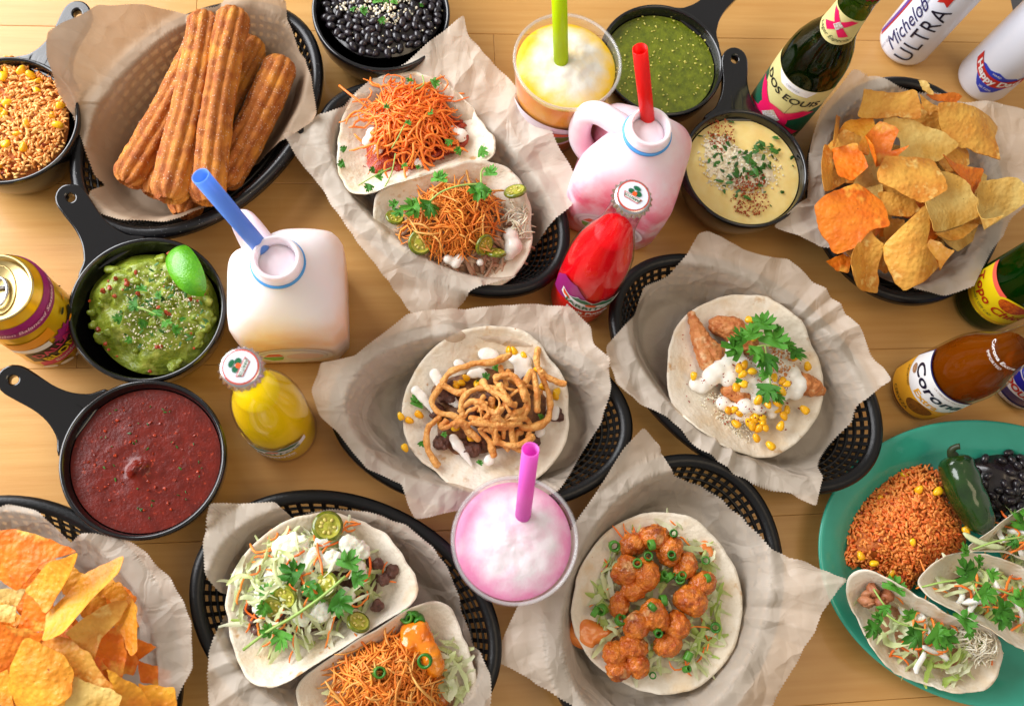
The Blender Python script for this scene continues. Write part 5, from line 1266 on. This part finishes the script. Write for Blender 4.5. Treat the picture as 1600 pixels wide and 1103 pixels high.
blob('crema', [(*W(798, 368, .044), .008), (*W(802, 385, .042), .009), (*W(795, 398, .040), .006), (*W(700, 405, .048), .005), (*W(712, 412, .046), .005), (*W(645, 395, .042), .0045), (*W(750, 410, .044), .004), (*W(718, 403, .047), .005)], CREMA, t)
for (x, y, z, s, tl) in ((805,299,.060,1.0,(-.5,.5)),(657,379,.056,1.05,(.3,-.3)),(757,383,.056,.95,(.2,1.0)),(775,395,.050,.9,(.5,.7)),(617,340,.050,.8,(.2,-.4))): jalapeno(t, x, y, z, s, tl)
for (x, y, s, r_, z) in ((655,325,.020,185,.074),(630,330,.014,190,.066),(672,315,.020,262,.076),(685,285,.016,80,.078),(752,290,.022,255,.078),(745,300,.016,20,.080),(765,275,.014,80,.074),(690,280,.010,120,.078),(620,322,.010,150,.064)): leaf(t, x, y, z, s, r_, .25)
stem(t, [(668,318,.074),(690,300,.078),(720,290,.080),(752,288,.078)], .0009); stem(t, [(752,288,.078),(752,270,.076),(757,262,.074)], .0008); stem(t, [(672,318,.074),(640,330,.072)], .0008)

# --- lettuce beef taco and crisp string taco
t = taco('soft taco of beef and shredded lettuce with herbed white crema', 500, 930, GT)
tortilla(t, [(352,950,.046),(360,900,.050),(395,850,.054),(445,815,.056),(500,798,.056),(560,810,.054),(615,845,.054),(648,895,.056),(656,936,.060),(610,965,.064),(520,1022,.066),(440,1070,.064),(405,1076,.060),(370,1040,.054)], .028, p=1.8, seed=8, cpx=(495, 945))
rg = Region([(380,950),(375,890),(430,835),(510,815),(580,830),(625,885),(610,930),(560,965),(480,1000),(415,990)], .034, .018)
rg.mound('beef', BEEF, t, amp=.003, freq=220, seed=8)
for (x, y, z) in ((592,880,.056),(612,893,.050),(590,945,.054),(398,965,.050),(390,950,.050),(545,850,.058),(600,905,.054),(400,980,.048)): blob('beef_piece', [(*W(x + R.uniform(-5, 5), y + R.uniform(-5, 5), z + R.uniform(-.001, .002)), R.uniform(.002, .0042)) for _ in range(9)], BEEF, t, voxel=.0009, smooth=1, rough=.004, rscale=.004)
rk = Region([(368,905),(385,860),(450,835),(510,825),(580,850),(590,900),(570,950),(520,990),(470,1020),(400,990),(375,940)], .044, .020)
shreds('lettuce_shreds', rk, 120, (.016, .040), (0.0027, 0.0061), LETT, t, lift=.010)
shreds('green_lettuce_shreds', rk, 36, (.014, .03), (0.0027, 0.0061), LETG, t, lift=.010)
blob('herbed_crema', [(*W(x, y, z - .002), (q * 1.3, q * 1.3, q * .6)) for x, y, z, q in ((440,855,.066,.007),(455,870,.068,.008),(470,850,.067,.006),(490,870,.07,.006),(430,900,.066,.007),(415,925,.064,.007),(440,930,.068,.008),(520,875,.07,.007),(545,850,.066,.007),(565,860,.064,.006),(500,955,.068,.007),(470,960,.066,.007),(540,930,.066,.006),(475,890,.069,.006),(560,890,.063,.006),(410,950,.062,.006),(455,845,.066,.006),(505,845,.068,.005))], CREMAH, t, smooth=4, rough=.005, rscale=.006)
shreds('lettuce_shreds', Region([(372,905),(400,850),(500,830),(590,880),(570,950),(470,1010),(390,980)], .058, .018), 46, (.014, .034), (.0024, .005), LETT, t, lift=.006)
rk2 = Region([(370,930),(390,860),(470,820),(560,840),(600,890),(560,960),(480,1010),(400,980)], .052, .022)
strands('carrot_shreds', rk2, 34, (.016, .036), (.0008, .0011), 2.4, .006, CARROT, t, sides=5, steps=9)
for (x, y, z, s, tl) in ((512,822,.066,1.15,(.1,.1)),(508,914,.076,1.0,(.2,-.2)),(446,932,.074,.95,(.5,.3)),(424,948,.070,.9,(.4,.5)),(560,972,.066,.9,(.7,.3))): jalapeno(t, x, y, z, s, tl)
for (x, y, s, r_, z) in ((468,902,.022,150,.080),(480,910,.014,300,.080),(540,888,.020,70,.080),(550,905,.016,10,.080),(520,935,.022,330,.080),(505,925,.016,200,.080),(420,945,.014,220,.074),(416,930,.012,100,.074),(442,985,.020,255,.074),(425,985,.012,180,.072)): leaf(t, x, y, z, s, r_, .25)
stem(t, [(380,1015,.066),(420,985,.074),(460,962,.078),(505,930,.082),(540,900,.082)], .0012)
t = taco('soft taco topped with a mound of orange fried strings and green onion', 615, 1050, GT)
tortilla(t, [(458,1090,.048),(470,1060,.056),(530,1018,.066),(610,968,.070),(675,934,.066),(705,945,.058),(728,1000,.050),(742,1060,.048),(738,1125,.046),(690,1180,.044),(590,1215,.044),(500,1170,.046)], .026, p=1.8, seed=9, cpx=(600, 1075))
rg = Region([(490,1085),(540,1030),(620,985),(680,960),(715,1010),(725,1080),(690,1150),(590,1170),(515,1140)], .034, .014)
rg.mound('saucy_filling', SAUCE, t, amp=.003, freq=200, seed=11)
shreds('lettuce_shreds', Region([(655,1000),(700,975),(720,1020),(728,1090),(700,1120),(680,1060)], .044, .008), 34, (.014, .034), (0.0034, 0.0068), LETT, t, lift=.006)
shreds('lettuce_shreds', Region([(500,1070),(540,1030),(600,1000),(600,1030),(545,1080)], .046, .006), 20, (.012, .026), (0.0024, 0.0051), LETT, t, lift=.006)
blob('sauced_piece', [(*W(655 + k * 6, 985 + k * 14, .062), .009) for k in range(5)] + [(*W(640, 990, .060), .009), (*W(640, 1010, .062), .009)], mat('glossy_orange', C(236, 142, 26), C(224, 112, 14), scale=80, rough=.2, coat=.5), t, voxel=.0014, rough=.003)
rk = Region([(520,1050),(560,1015),(620,990),(660,1010),(685,1050),(680,1110),(620,1130),(540,1110)], .050, .020)
strands('crisp_strings', rk, 520, (.014, .036), (.0004, .0011), 1.4, .010, CRISP, t, sides=4, steps=6, lim=.9)
strands('pale_crisp_strings', rk, 80, (.014, .034), (.0006, .0011), .9, .014, CRISP2, t, sides=4, steps=5)
for (x, y, z) in ((645,965,.062),(655,970,.062),(592,1050,.080),(664,1032,.080),(636,962,.062)): scallion(t, x, y, z, 1.4)

# --- onion ring taco
t = taco('flat soft taco of beef and corn under crisp fried onion rings', 762, 640, GT)
tortilla(t, tpts([(627,645),(650,575),(700,525),(763,508),(825,520),(870,570),(890,639),(880,700),(845,745),(800,765),(738,769),(680,740),(640,700)], .036), .0285, p=2.6, seed=12, ov=OV['Cc'])
rg = Region([(668,640),(672,595),(715,565),(790,560),(850,575),(868,620),(862,660),(820,690),(760,715),(690,708)], .031, .012)
for (x, y, z) in ((700,620,.040),(694,690,.036),(735,700,.036),(680,640,.038),(865,650,.036),(700,605,.040),(820,600,.042),(800,640,.044),(830,690,.036),(745,640,.044),(775,620,.046),(770,680,.040)): blob('beef_piece', [(*W(x + R.uniform(-9, 9), y + R.uniform(-7, 7), z + R.uniform(-.002, .002)), R.uniform(.003, .006)) for _ in range(9)], BEEF, t, voxel=.0011, smooth=1, rough=.005, rscale=.005)
rg.mound('filling', mat('corn_beef_mix', C(150, 104, 60), C(96, 58, 40), scale=200, rough=.5, bump=.8), t, amp=.002, seed=5)
CRM = [[(678,582,.006),(684,592,.007),(690,602,.006)], [(650,610,.006),(658,618,.0065),(668,630,.005),(676,642,.004)], [(756,553,.008),(766,556,.009),(775,560,.006)], [(800,560,.007),(818,565,.009),(812,580,.007),(825,578,.007),(806,590,.006),(822,595,.005)], [(708,684,.006),(715,695,.006),(725,708,.0045),(733,720,.003),(737,727,.002)], [(735,585,.006),(750,582,.006),(760,588,.005)], [(845,672,.006),(842,678,.005)], [(868,640,.005),(866,650,.005)], [(706,625,.006),(714,632,.005)], [(735,668,.005),(748,682,.004)], [(765,718,.006),(762,722,.005)], [(716,568,.006),(722,570,.005)]]
for row in CRM:
    q_ = []
    for (x0, y0, r0), (x1, y1, r1) in zip(row[:-1], row[1:]):
        for s_ in np.linspace(0, 1, 5): rr_ = .8 * (r0 + (r1 - r0) * s_) * R.uniform(.75, 1.15); q_.append((*W(x0 + (x1 - x0) * s_, y0 + (y1 - y0) * s_, .041 + rr_ * .25), (rr_, rr_, rr_ * .45)))
    blob('crema_drizzle', q_, CREMA, t, voxel=.0009, smooth=10)
for p in ((626,650),(640,657),(655,648),(633,700),(795,546),(803,548),(818,556),(840,577),(870,612),(868,618),(720,598),(712,602),(745,600),(712,668),(735,682),(850,605),(728,590),(690,665),(770,640)): kernel(t, p[0], p[1], .044 if 660 < p[0] < 860 else .040, 1.0)
CRUST = bpy.data.textures.new('crust', 'CLOUDS'); CRUST.noise_scale = .009; CRUST.noise_depth = 4
def onion(pts, r=.0030):
    P = ocurve(ppath(pts, 0), 34); s = np.linspace(0, 1, 34)
    v, f = tube(P, r * (1 + .14 * np.sin(s * 7 + r * 5000)) * np.where((s < .03) | (s > .97), .6, 1), 10)
    o = put('onion_ring', v, f, ONION, t); m = o.modifiers.new('s', 'SUBSURF'); m.levels = m.render_levels = 1; m = o.modifiers.new('crust', 'DISPLACE'); m.texture = CRUST; m.strength = .0034; m.mid_level = .5
for pts in ([(725,652,.056),(720,630,.060),(735,612,.062),(765,606,.064),(790,617,.062),(795,625,.060)], [(690,600,.050),(705,580,.054),(735,570,.056),(770,565,.056),(800,553,.054)],
            [(692,598,.052),(675,625,.050),(685,645,.052),(710,650,.054),(730,670,.052),(750,690,.050)], [(690,650,.052),(668,670,.046),(668,700,.044),(680,722,.042),(686,728,.040)],
            [(842,540,.048),(838,560,.052),(845,585,.052),(858,620,.050),(855,655,.050),(830,668,.052),(810,665,.054)], [(770,588,.062),(800,590,.064),(818,605,.062),(825,635,.060),(805,660,.060),(775,660,.060),(750,655,.060),(730,652,.060)],
            [(845,578,.054),(860,592,.052),(885,600,.050)], [(806,640,.064),(800,670,.056),(803,702,.048)], [(750,670,.054),(765,690,.050),(772,715,.046)], [(780,598,.066),(790,625,.066),(775,650,.064),(768,660,.062)],
            [(700,655,.058),(690,668,.056),(720,660,.058),(732,668,.054)], [(820,600,.062),(832,580,.060),(838,610,.060),(840,645,.056)], [(770,690,.052),(810,695,.054),(835,680,.052)], [(736,660,.060),(760,662,.062),(790,664,.062),(815,660,.058)], [(770,592,.066),(795,585,.066),(812,600,.066),(822,630,.064)],
            [(690,600,.054),(712,612,.056),(730,612,.058)], [(745,625,.058),(765,640,.060),(770,620,.064)]): onion(pts)
rgo = Region([(715,650),(720,605),(775,585),(835,600),(845,650),(800,680),(745,685)], .046, .018)
for q in range(20):
    pa = strand_path(rgo, R.uniform(.026, .050), 9, R.choice([-1, 1]) * 2.6, .008, R, start=rgo.sample(R, .8))
    pa = ocurve(pa, 30); s_ = np.linspace(0, 1, 30); v, f = tube(pa, R.uniform(.0016, .0030) * (1 + .14 * np.sin(s_ * 7 + q)), 9)
    o = put('onion_ring', v, f, ONION, t); m = o.modifiers.new('s', 'SUBSURF'); m.levels = m.render_levels = 1; m = o.modifiers.new('crust', 'DISPLACE'); m.texture = CRUST; m.strength = .003; m.mid_level = .5
for (x, y, s, r_) in ((650,635,.012,70),(652,628,.010,120),(748,725,.006,50),(657,690,.007,300),(755,590,.008,30),(752,598,.007,200),(773,578,.007,60),(692,682,.006,60),(842,652,.006,20)): leaf(t, x, y, .046 if x > 660 else .042, s, r_, .4)

# --- corn and crema taco
t = taco('flat soft taco of fried chicken, corn and white crema under cilantro', 1165, 585, GT)
tortilla(t, tpts([(1039,579),(1054,514),(1088,479),(1150,458),(1216,471),(1257,514),(1278,552),(1287,620),(1271,662),(1236,700),(1188,717),(1133,696),(1078,662),(1047,620)], .036), .0285, p=2.6, seed=15, ov=OV['D'])
def strip(pts, rs):
    P = ppath(pts, .04); q = []
    for k in range(len(P) - 1):
        for s in np.linspace(0, 1, 5): q.append((*[a + (b - a) * s for a, b in zip(P[k], P[k + 1])], rs[k] + (rs[k + 1] - rs[k]) * s))
    blob('fried_chicken_strip', q, CHICK, t, voxel=.0012, smooth=3, rough=.004, rscale=.005)
strip([(1080,492,.038),(1095,530,.040),(1105,565,.040)], [.004, .009, .009]); strip([(1098,535,.040),(1120,555,.041)], [.009, .010]); strip([(1122,508,.040),(1145,515,.042),(1165,535,.042)], [.009, .012, .012]); strip([(1250,598,.038),(1270,605,.038),(1284,612,.036)], [.010, .009, .004]); strip([(1140,610,.040),(1160,620,.040)], [.008, .008]); strip([(1225,590,.040),(1255,600,.040)], [.01, .01])
cre = [(1088,600,7),(1097,604,7),(1105,598,7),(1112,588,9),(1122,580,10),(1135,570,10),(1150,540,8),(1160,530,8),(1145,555,10),(1160,575,11),(1175,590,11),(1195,575,11),(1215,570,11),(1235,585,10),(1248,600,9),(1242,612,8),(1210,600,11),(1185,610,10),(1160,600,10),(1140,590,10),(1130,630,7),(1145,640,7),(1165,635,8),(1185,635,8),(1205,630,8),(1205,645,6),(1220,615,8),(1170,655,6),(1155,650,6)]
blob('crema', [(*W(x, y, .044 if q > 7 else .038), (q * .00104, q * .00104, q * .0008)) for x, y, q in cre], CREMA, t, voxel=.0014, smooth=6)
rz = Region([(1090,620),(1130,615),(1180,640),(1200,660),(1170,690),(1130,675),(1100,650)], .036, .003)
bits('cheese_crumb', rz, 620, (.0004, .0010), CHEESE, t, lift=.001)
for (x, y) in ((1084,588),(1138,642),(1146,640),(1155,646),(1180,650),(1190,655),(1175,665),(1185,670),(1192,660),(1178,655),(1257,640),(1220,665),(1182,684),(1204,696),(1185,625),(1200,632),(1215,630),(1155,575),(1160,585),(1163,570),(1175,580),(1210,605),(1222,595),(1222,612),(1228,600),(1178,527),(1172,500),(1186,525),(1150,605),(1215,640),(1225,650),(1230,640),(1170,660),(1196,668),(1150,662),(1210,590),(1160,600),(1262,572),(1240,560)):
    kernel(t, x, y, .056 if (1140 < x < 1235 and y < 640) else .043, 1.05)
bits('chili_flakes', Region([(1060,560),(1090,480),(1180,480),(1260,540),(1270,640),(1190,700),(1090,650)], .0372, .0004), 60, (.0006, .0013), CHILI, t, shape=(1.2, .7, .3), flat=True)
bits('chili_flakes', Region([(1095,595),(1150,545),(1230,565),(1245,600),(1200,650),(1130,660)], .045, .010), 170, (.0005, .0011), CHILI, t, shape=(1.2, .7, .3), flat=True, lift=.003)
bits('cheese_crumb', Region([(1190,545),(1230,545),(1240,575),(1205,580)], .052, .004), 110, (.0006, .0013), mat('chili_cheese', C(206, 150, 90), C(170, 96, 50), src='island', rough=.6), t, lift=.002)
for (x, y, s, r_, z) in ((1158,548,.024,165,.064),(1165,535,.020,130,.066),(1190,515,.024,75,.066),(1178,530,.018,110,.068),(1205,540,.026,60,.068),(1198,555,.024,270,.066),(1215,520,.012,60,.064),(1225,540,.016,20,.062),(1235,548,.020,340,.060),(1185,545,.020,240,.068),(1202,600,.022,255,.062),(1212,615,.014,300,.060),(1200,590,.012,130,.062),(1157,592,.008,250,.058)): leaf(t, x, y, z, s, r_, .3)
stem(t, [(1195,540,.068),(1200,570,.066),(1204,600,.064)], .0008); stem(t, [(1170,545,.066),(1195,540,.068),(1230,545,.064)], .0008)

# --- shrimp taco
t = taco('flat soft taco of glazed fried shrimp with green onion', 1025, 940, GT)
tortilla(t, tpts([(890,956),(907,887),(952,826),(1028,797),(1097,819),(1148,881),(1162,956),(1141,1025),(1097,1070),(1045,1085),(990,1077),(935,1042),(901,997)], .036), .0285, p=2.6, seed=18, ov=OV['E'])
rk = Region([(930,930),(945,880),(1000,830),(1070,825),(1120,880),(1120,960),(1110,1020),(1050,1060),(990,1050),(945,1000)], .032, .010)
shreds('lettuce_shreds', rk, 120, (.016, .042), (0.0027, 0.0065), LETT, t, lift=.007, pw=.35)
shreds('green_lettuce_shreds', rk, 44, (.014, .034), (0.0031, 0.0068), LETG, t, lift=.007, pw=.3)
strands('carrot_shreds', rk, 26, (.016, .034), (.0007, .001), 1.6, .007, CARROT, t, sides=5, pw=.25)
Region([(887,985),(895,968),(915,962),(945,975),(968,985),(960,1000),(935,1008),(925,1016),(905,1012),(890,1000)], .0345, .004, 4).mound('orange_sauce', SAUCE, t, amp=.0006, freq=150)
Region([(1090,850),(1105,842),(1118,862),(1116,880),(1100,872)], .036, .003, 4).mound('orange_sauce', SAUCE, t, amp=.0006, freq=150)
def shrimp(pts, r0, r1):
    P = ocurve(ppath(pts, .05), 12); q = []
    for k, p in enumerate(P):
        s = k / 11; r = .86 * (r0 + (r1 - r0) * s) * (1 + .10 * math.sin(k * 2.1)); q.append((p[0], p[1], p[2], r))
    blob('fried_shrimp', q, SHRIMP, t, voxel=.0012, smooth=2, rough=.0035, rscale=.004)
for k_, (x, y, z, r_, a_) in enumerate(((988,850,.047,.0085,20),(1022,840,.049,.0105,0),(1046,860,.050,.0105,70),(980,892,.049,.0100,60),(1010,898,.053,.0105,90),(990,922,.049,.0085,30),(1072,886,.049,.0088,60),(1098,912,.049,.0090,20),(1080,936,.051,.0110,150),(968,944,.046,.0080,80),(996,976,.052,.0098,40),(1022,962,.054,.0105,110),(1058,978,.050,.0100,80),(1044,1006,.048,.0098,20),(960,1022,.046,.0092,70),(988,1010,.048,.0095,0),(996,1036,.046,.0088,120),(970,1046,.044,.0085,10))):
    dx, dy = 9 * math.cos(math.radians(a_)), 9 * math.sin(math.radians(a_)); bow = R.uniform(-6, 6)
    blob('fried_shrimp', [(*W(x + dx * s_ - dy * .1 * bow * (s_ * s_), y - dy * s_ - dx * .1 * bow * (s_ * s_), z), 1.14 * r_ * (1 - .22 * s_ * s_) * R.uniform(.88, 1.06)) for s_ in (-1.1, -.5, 0, .5, 1.1)], SHRIMP, t, voxel=.0011, smooth=2, rough=.004, rscale=.004)
for (x, y, z) in ((1018,851,.062),(1013,869,.062),(996,880,.062),(1050,868,.062),(1053,833,.058),(960,853,.046),(930,955,.048),(940,952,.050),(970,968,.052),(1019,948,.066),(1036,938,.056),(1028,988,.060),(1105,903,.058),(1063,905,.052),(1045,902,.050),(1055,900,.050),(1075,1025,.048),(1073,1045,.046),(1020,1055,.046),(1118,980,.046),(1103,875,.048),(1035,900,.052),(1065,900,.054)): scallion(t, x, y, z, R.uniform(.85, 1.2), R.random() < .4)

# ------------------------------------------------------------------ teal platter: rice, roasted pepper, beans, three tacos
TEAL = mat('teal_melamine', C(58, 166, 142), C(52, 156, 132), scale=20, rough=.22, coat=.4)
po = Oval(1556, 873, .166, .127, 0, zr=.026)
pl = thing('oval_platter', (po.c[0], po.c[1], 0), 'teal oval platter carrying tacos, rice, beans and a green pepper', 'platter')
v, f = lathe([(-.124, .0045), (-.060, .0045), (-.048, .005), (-.034, .009), (-.026, .016), (-.020, .0195), (-.004, .0255), (-.001, .0268), (.0012, .0268), (.002, .0255), (.0012, .0238), (-.003, .0228), (-.022, .0150), (-.036, .004), (-.050, .0), (-.124, .0)], (po.c[0], po.c[1], 0), 120, rot=0, rfun=po.rf()); put('plate_body', v, f, TEAL, pl)
rice('orange rice heaped on the teal platter', [(1320,880),(1322,850),(1345,800),(1385,755),(1430,725),(1470,730),(1490,770),(1512,820),(1510,860),(1450,900),(1420,920),(1370,890)], .008, .028, 1900, 4, ((1436,765), (1465,768), (1345,868), (1510,830), (1366,880)), mat('deep_orange_rice', C(240, 158, 76), C(218, 98, 34), src='island', rough=.4))
beans('dark black beans on the teal platter beside the pepper', [(1520,720),(1560,700),(1620,700),(1660,740),(1650,800),(1600,805),(1560,815),(1530,780)], .010, .018, 60)
# pepper
pp = thing('roasted_pepper', W(1510, 770, .03), 'glossy dark green roasted pepper lying beside the orange rice', 'pepper')
P = ocurve([W(1489, 712, .044), W(1497, 735, .044), W(1510, 770, .044), W(1527, 805, .042), W(1542, 832, .038)], 40); s = np.linspace(0, 1, 40)
rad = .0165 * np.interp(s, [0, .04, .12, .35, .6, .85, .96, 1], [.45, .75, .92, 1.0, .96, .80, .5, .12])
sec = [(math.cos(q) * (1 + .04 * math.cos(3 * q)), math.sin(q) * (1 + .04 * math.cos(3 * q))) for q in np.linspace(0, 2 * math.pi, 28, endpoint=False)]
v, f = tube(P, rad, section=sec); v = np.array(v); v[:, 2] += .0006 * wob(v[:, 0], v[:, 1], 3, 260)
put('flesh', v, f, mat('roasted_green', C(36, 66, 20), C(22, 46, 14), scale=50, rough=.18, coat=.5, bump=.15, bscale=90, spots=((60, C(60, 84, 32), .62, .78),)), pp)
v, f = tube(ocurve([W(1491, 716, .046), W(1486, 704, .052), W(1494, 698, .056), W(1500, 697, .058)], 10), [.0055, .0050, .0042, .0034, .003, .0028, .0027, .0027, .0028, .003], 10); put('stalk', v, f, mat('dark_stalk', C(40, 50, 24), rough=.5), pp)

def platter_taco(label, pts, cz, cpx, fill, seed, leaves, stems=()):
    t = taco(label, cpx[0], cpx[1], GT)
    tortilla(t, pts, cz, p=1.9, seed=seed, cpx=cpx, wav=.002)
    z = max(q[2] for q in pts)
    rg = Region(fill, cz + .004, .014)
    rg.mound('chicken', mat('pale_chicken', C(206, 160, 122), C(176, 120, 84), scale=200, rough=.5, bump=.8), t, amp=.002, seed=seed)
    rk = Region(fill, cz + .014, .016)
    shreds('lettuce_shreds', rk, 54, (.014, .036), (0.0031, 0.0068), LETT, t, lift=.007); shreds('green_lettuce_shreds', rk, 24, (.014, .03), (0.0034, 0.0068), LETG, t, lift=.007)
    strands('radish_strips', rk, 10, (.012, .020), (.0022, .0032), .2, .010, mat('white_radish', C(238, 236, 228), rough=.3, sss=.2), t, sides=4, steps=6)
    strands('carrot_shreds', rk, 22, (.016, .034), (.0008, .0012), 1.8, .010, CARROT, t, sides=5)
    for (x, y, s, r_, dz) in leaves: leaf(t, x, y, z + dz, s, r_, .35)
    for st in stems: stem(t, st, .0009)
    return t, rk
tt, rk = platter_taco('soft taco on the teal platter with white shredded cheese and scalloped tortilla edge', [(1322,905,.046),(1332,888,.054),(1360,888,.062),(1410,915,.070),(1460,948,.074),(1520,975,.072),(1560,990,.062),(1566,1030,.050),(1552,1076,.044),(1515,1084,.042),(1470,1078,.042),(1425,1064,.042),(1385,1042,.044),(1352,1006,.044),(1343,970,.044),(1328,940,.046)], .020, (1440, 1000),
    [(1350,930),(1380,915),(1430,950),(1500,975),(1550,1000),(1552,1040),(1500,1062),(1430,1045),(1390,1015),(1358,970)], 21,
    ((1395,925,.020,60,-.006),(1380,945,.012,280,-.010),(1370,975,.018,230,-.014),(1378,968,.012,160,-.012),(1455,985,.022,320,-.004),(1440,990,.022,200,-.004),(1470,995,.020,350,-.006),(1500,975,.020,30,-.004),(1425,965,.014,140,-.004),(1512,985,.012,330,-.006)),
    ([(1385,960,.066),(1410,975,.070),(1450,985,.072)], [(1365,920,.056),(1378,940,.062),(1390,955,.064)]))
strands('cheese_shreds', Region([(1495,985),(1540,975),(1562,1000),(1555,1030),(1520,1025),(1498,1010)], .046, .016), 90, (.010, .020), (.0006, .0009), .7, .006, CHEESE, tt)
bits('chicken_piece', Region([(1355,925),(1380,912),(1385,940),(1362,955)], .046, .008), 10, (.004, .007), mat('grilled_chicken', C(190, 130, 92), C(150, 84, 50), src='island', rough=.5), tt, shape=(1.2, 1, .7), sub=(8, 6))
platter_taco('soft taco on the teal platter between two others, crossed by a cilantro stem', [(1428,920,.050),(1445,892,.058),(1475,868,.064),(1520,862,.066),(1570,874,.066),(1620,900,.064),(1660,950,.060),(1660,1010,.060),(1620,1020,.070),(1570,1000,.074),(1520,968,.074),(1465,940,.068)], .024, (1550, 930),
    [(1445,910),(1480,885),(1540,885),(1600,905),(1640,950),(1620,990),(1560,975),(1490,940)], 24,
    ((1515,905,.024,120,.004),(1530,920,.020,320,.004),(1525,880,.012,30,.0),(1555,948,.024,340,.004),(1570,955,.020,250,.002),(1510,868,.014,110,.0),(1590,945,.020,60,.002),(1545,900,.012,20,.004)),
    ([(1440,917,.066),(1480,908,.076),(1520,908,.078),(1570,925,.078),(1600,935,.076)], [(1520,910,.078),(1532,935,.078),(1550,948,.076)]))
platter_taco('soft taco on the teal platter nearest the black beans', [(1505,860,.046),(1520,848,.052),(1550,828,.060),(1580,805,.066),(1610,790,.066),(1660,790,.062),(1690,840,.058),(1680,890,.060),(1640,890,.066),(1600,875,.064),(1560,862,.058)], .024, (1600, 848),
    [(1530,855),(1560,835),(1600,812),(1650,815),(1670,860),(1620,875),(1570,862)], 27,
    ((1600,830,.026,80,.0),(1605,812,.020,50,.002),(1590,845,.012,200,.0)), ([(1520,858,.060),(1555,846,.070),(1600,838,.074)],))
v, f = tube(ocurve(ppath([(1505, 832, .058), (1520, 842, .060), (1545, 852, .062), (1570, 855, .064)], 0), 8), [.001, .0025, .003, .003, .003, .003, .0025, .001], 6, section=[(1, 0), (.5, .3), (-.5, .3), (-1, 0), (-.5, -.3), (.5, -.3)]); put('cabbage_shred', v, f, LETT, tt)
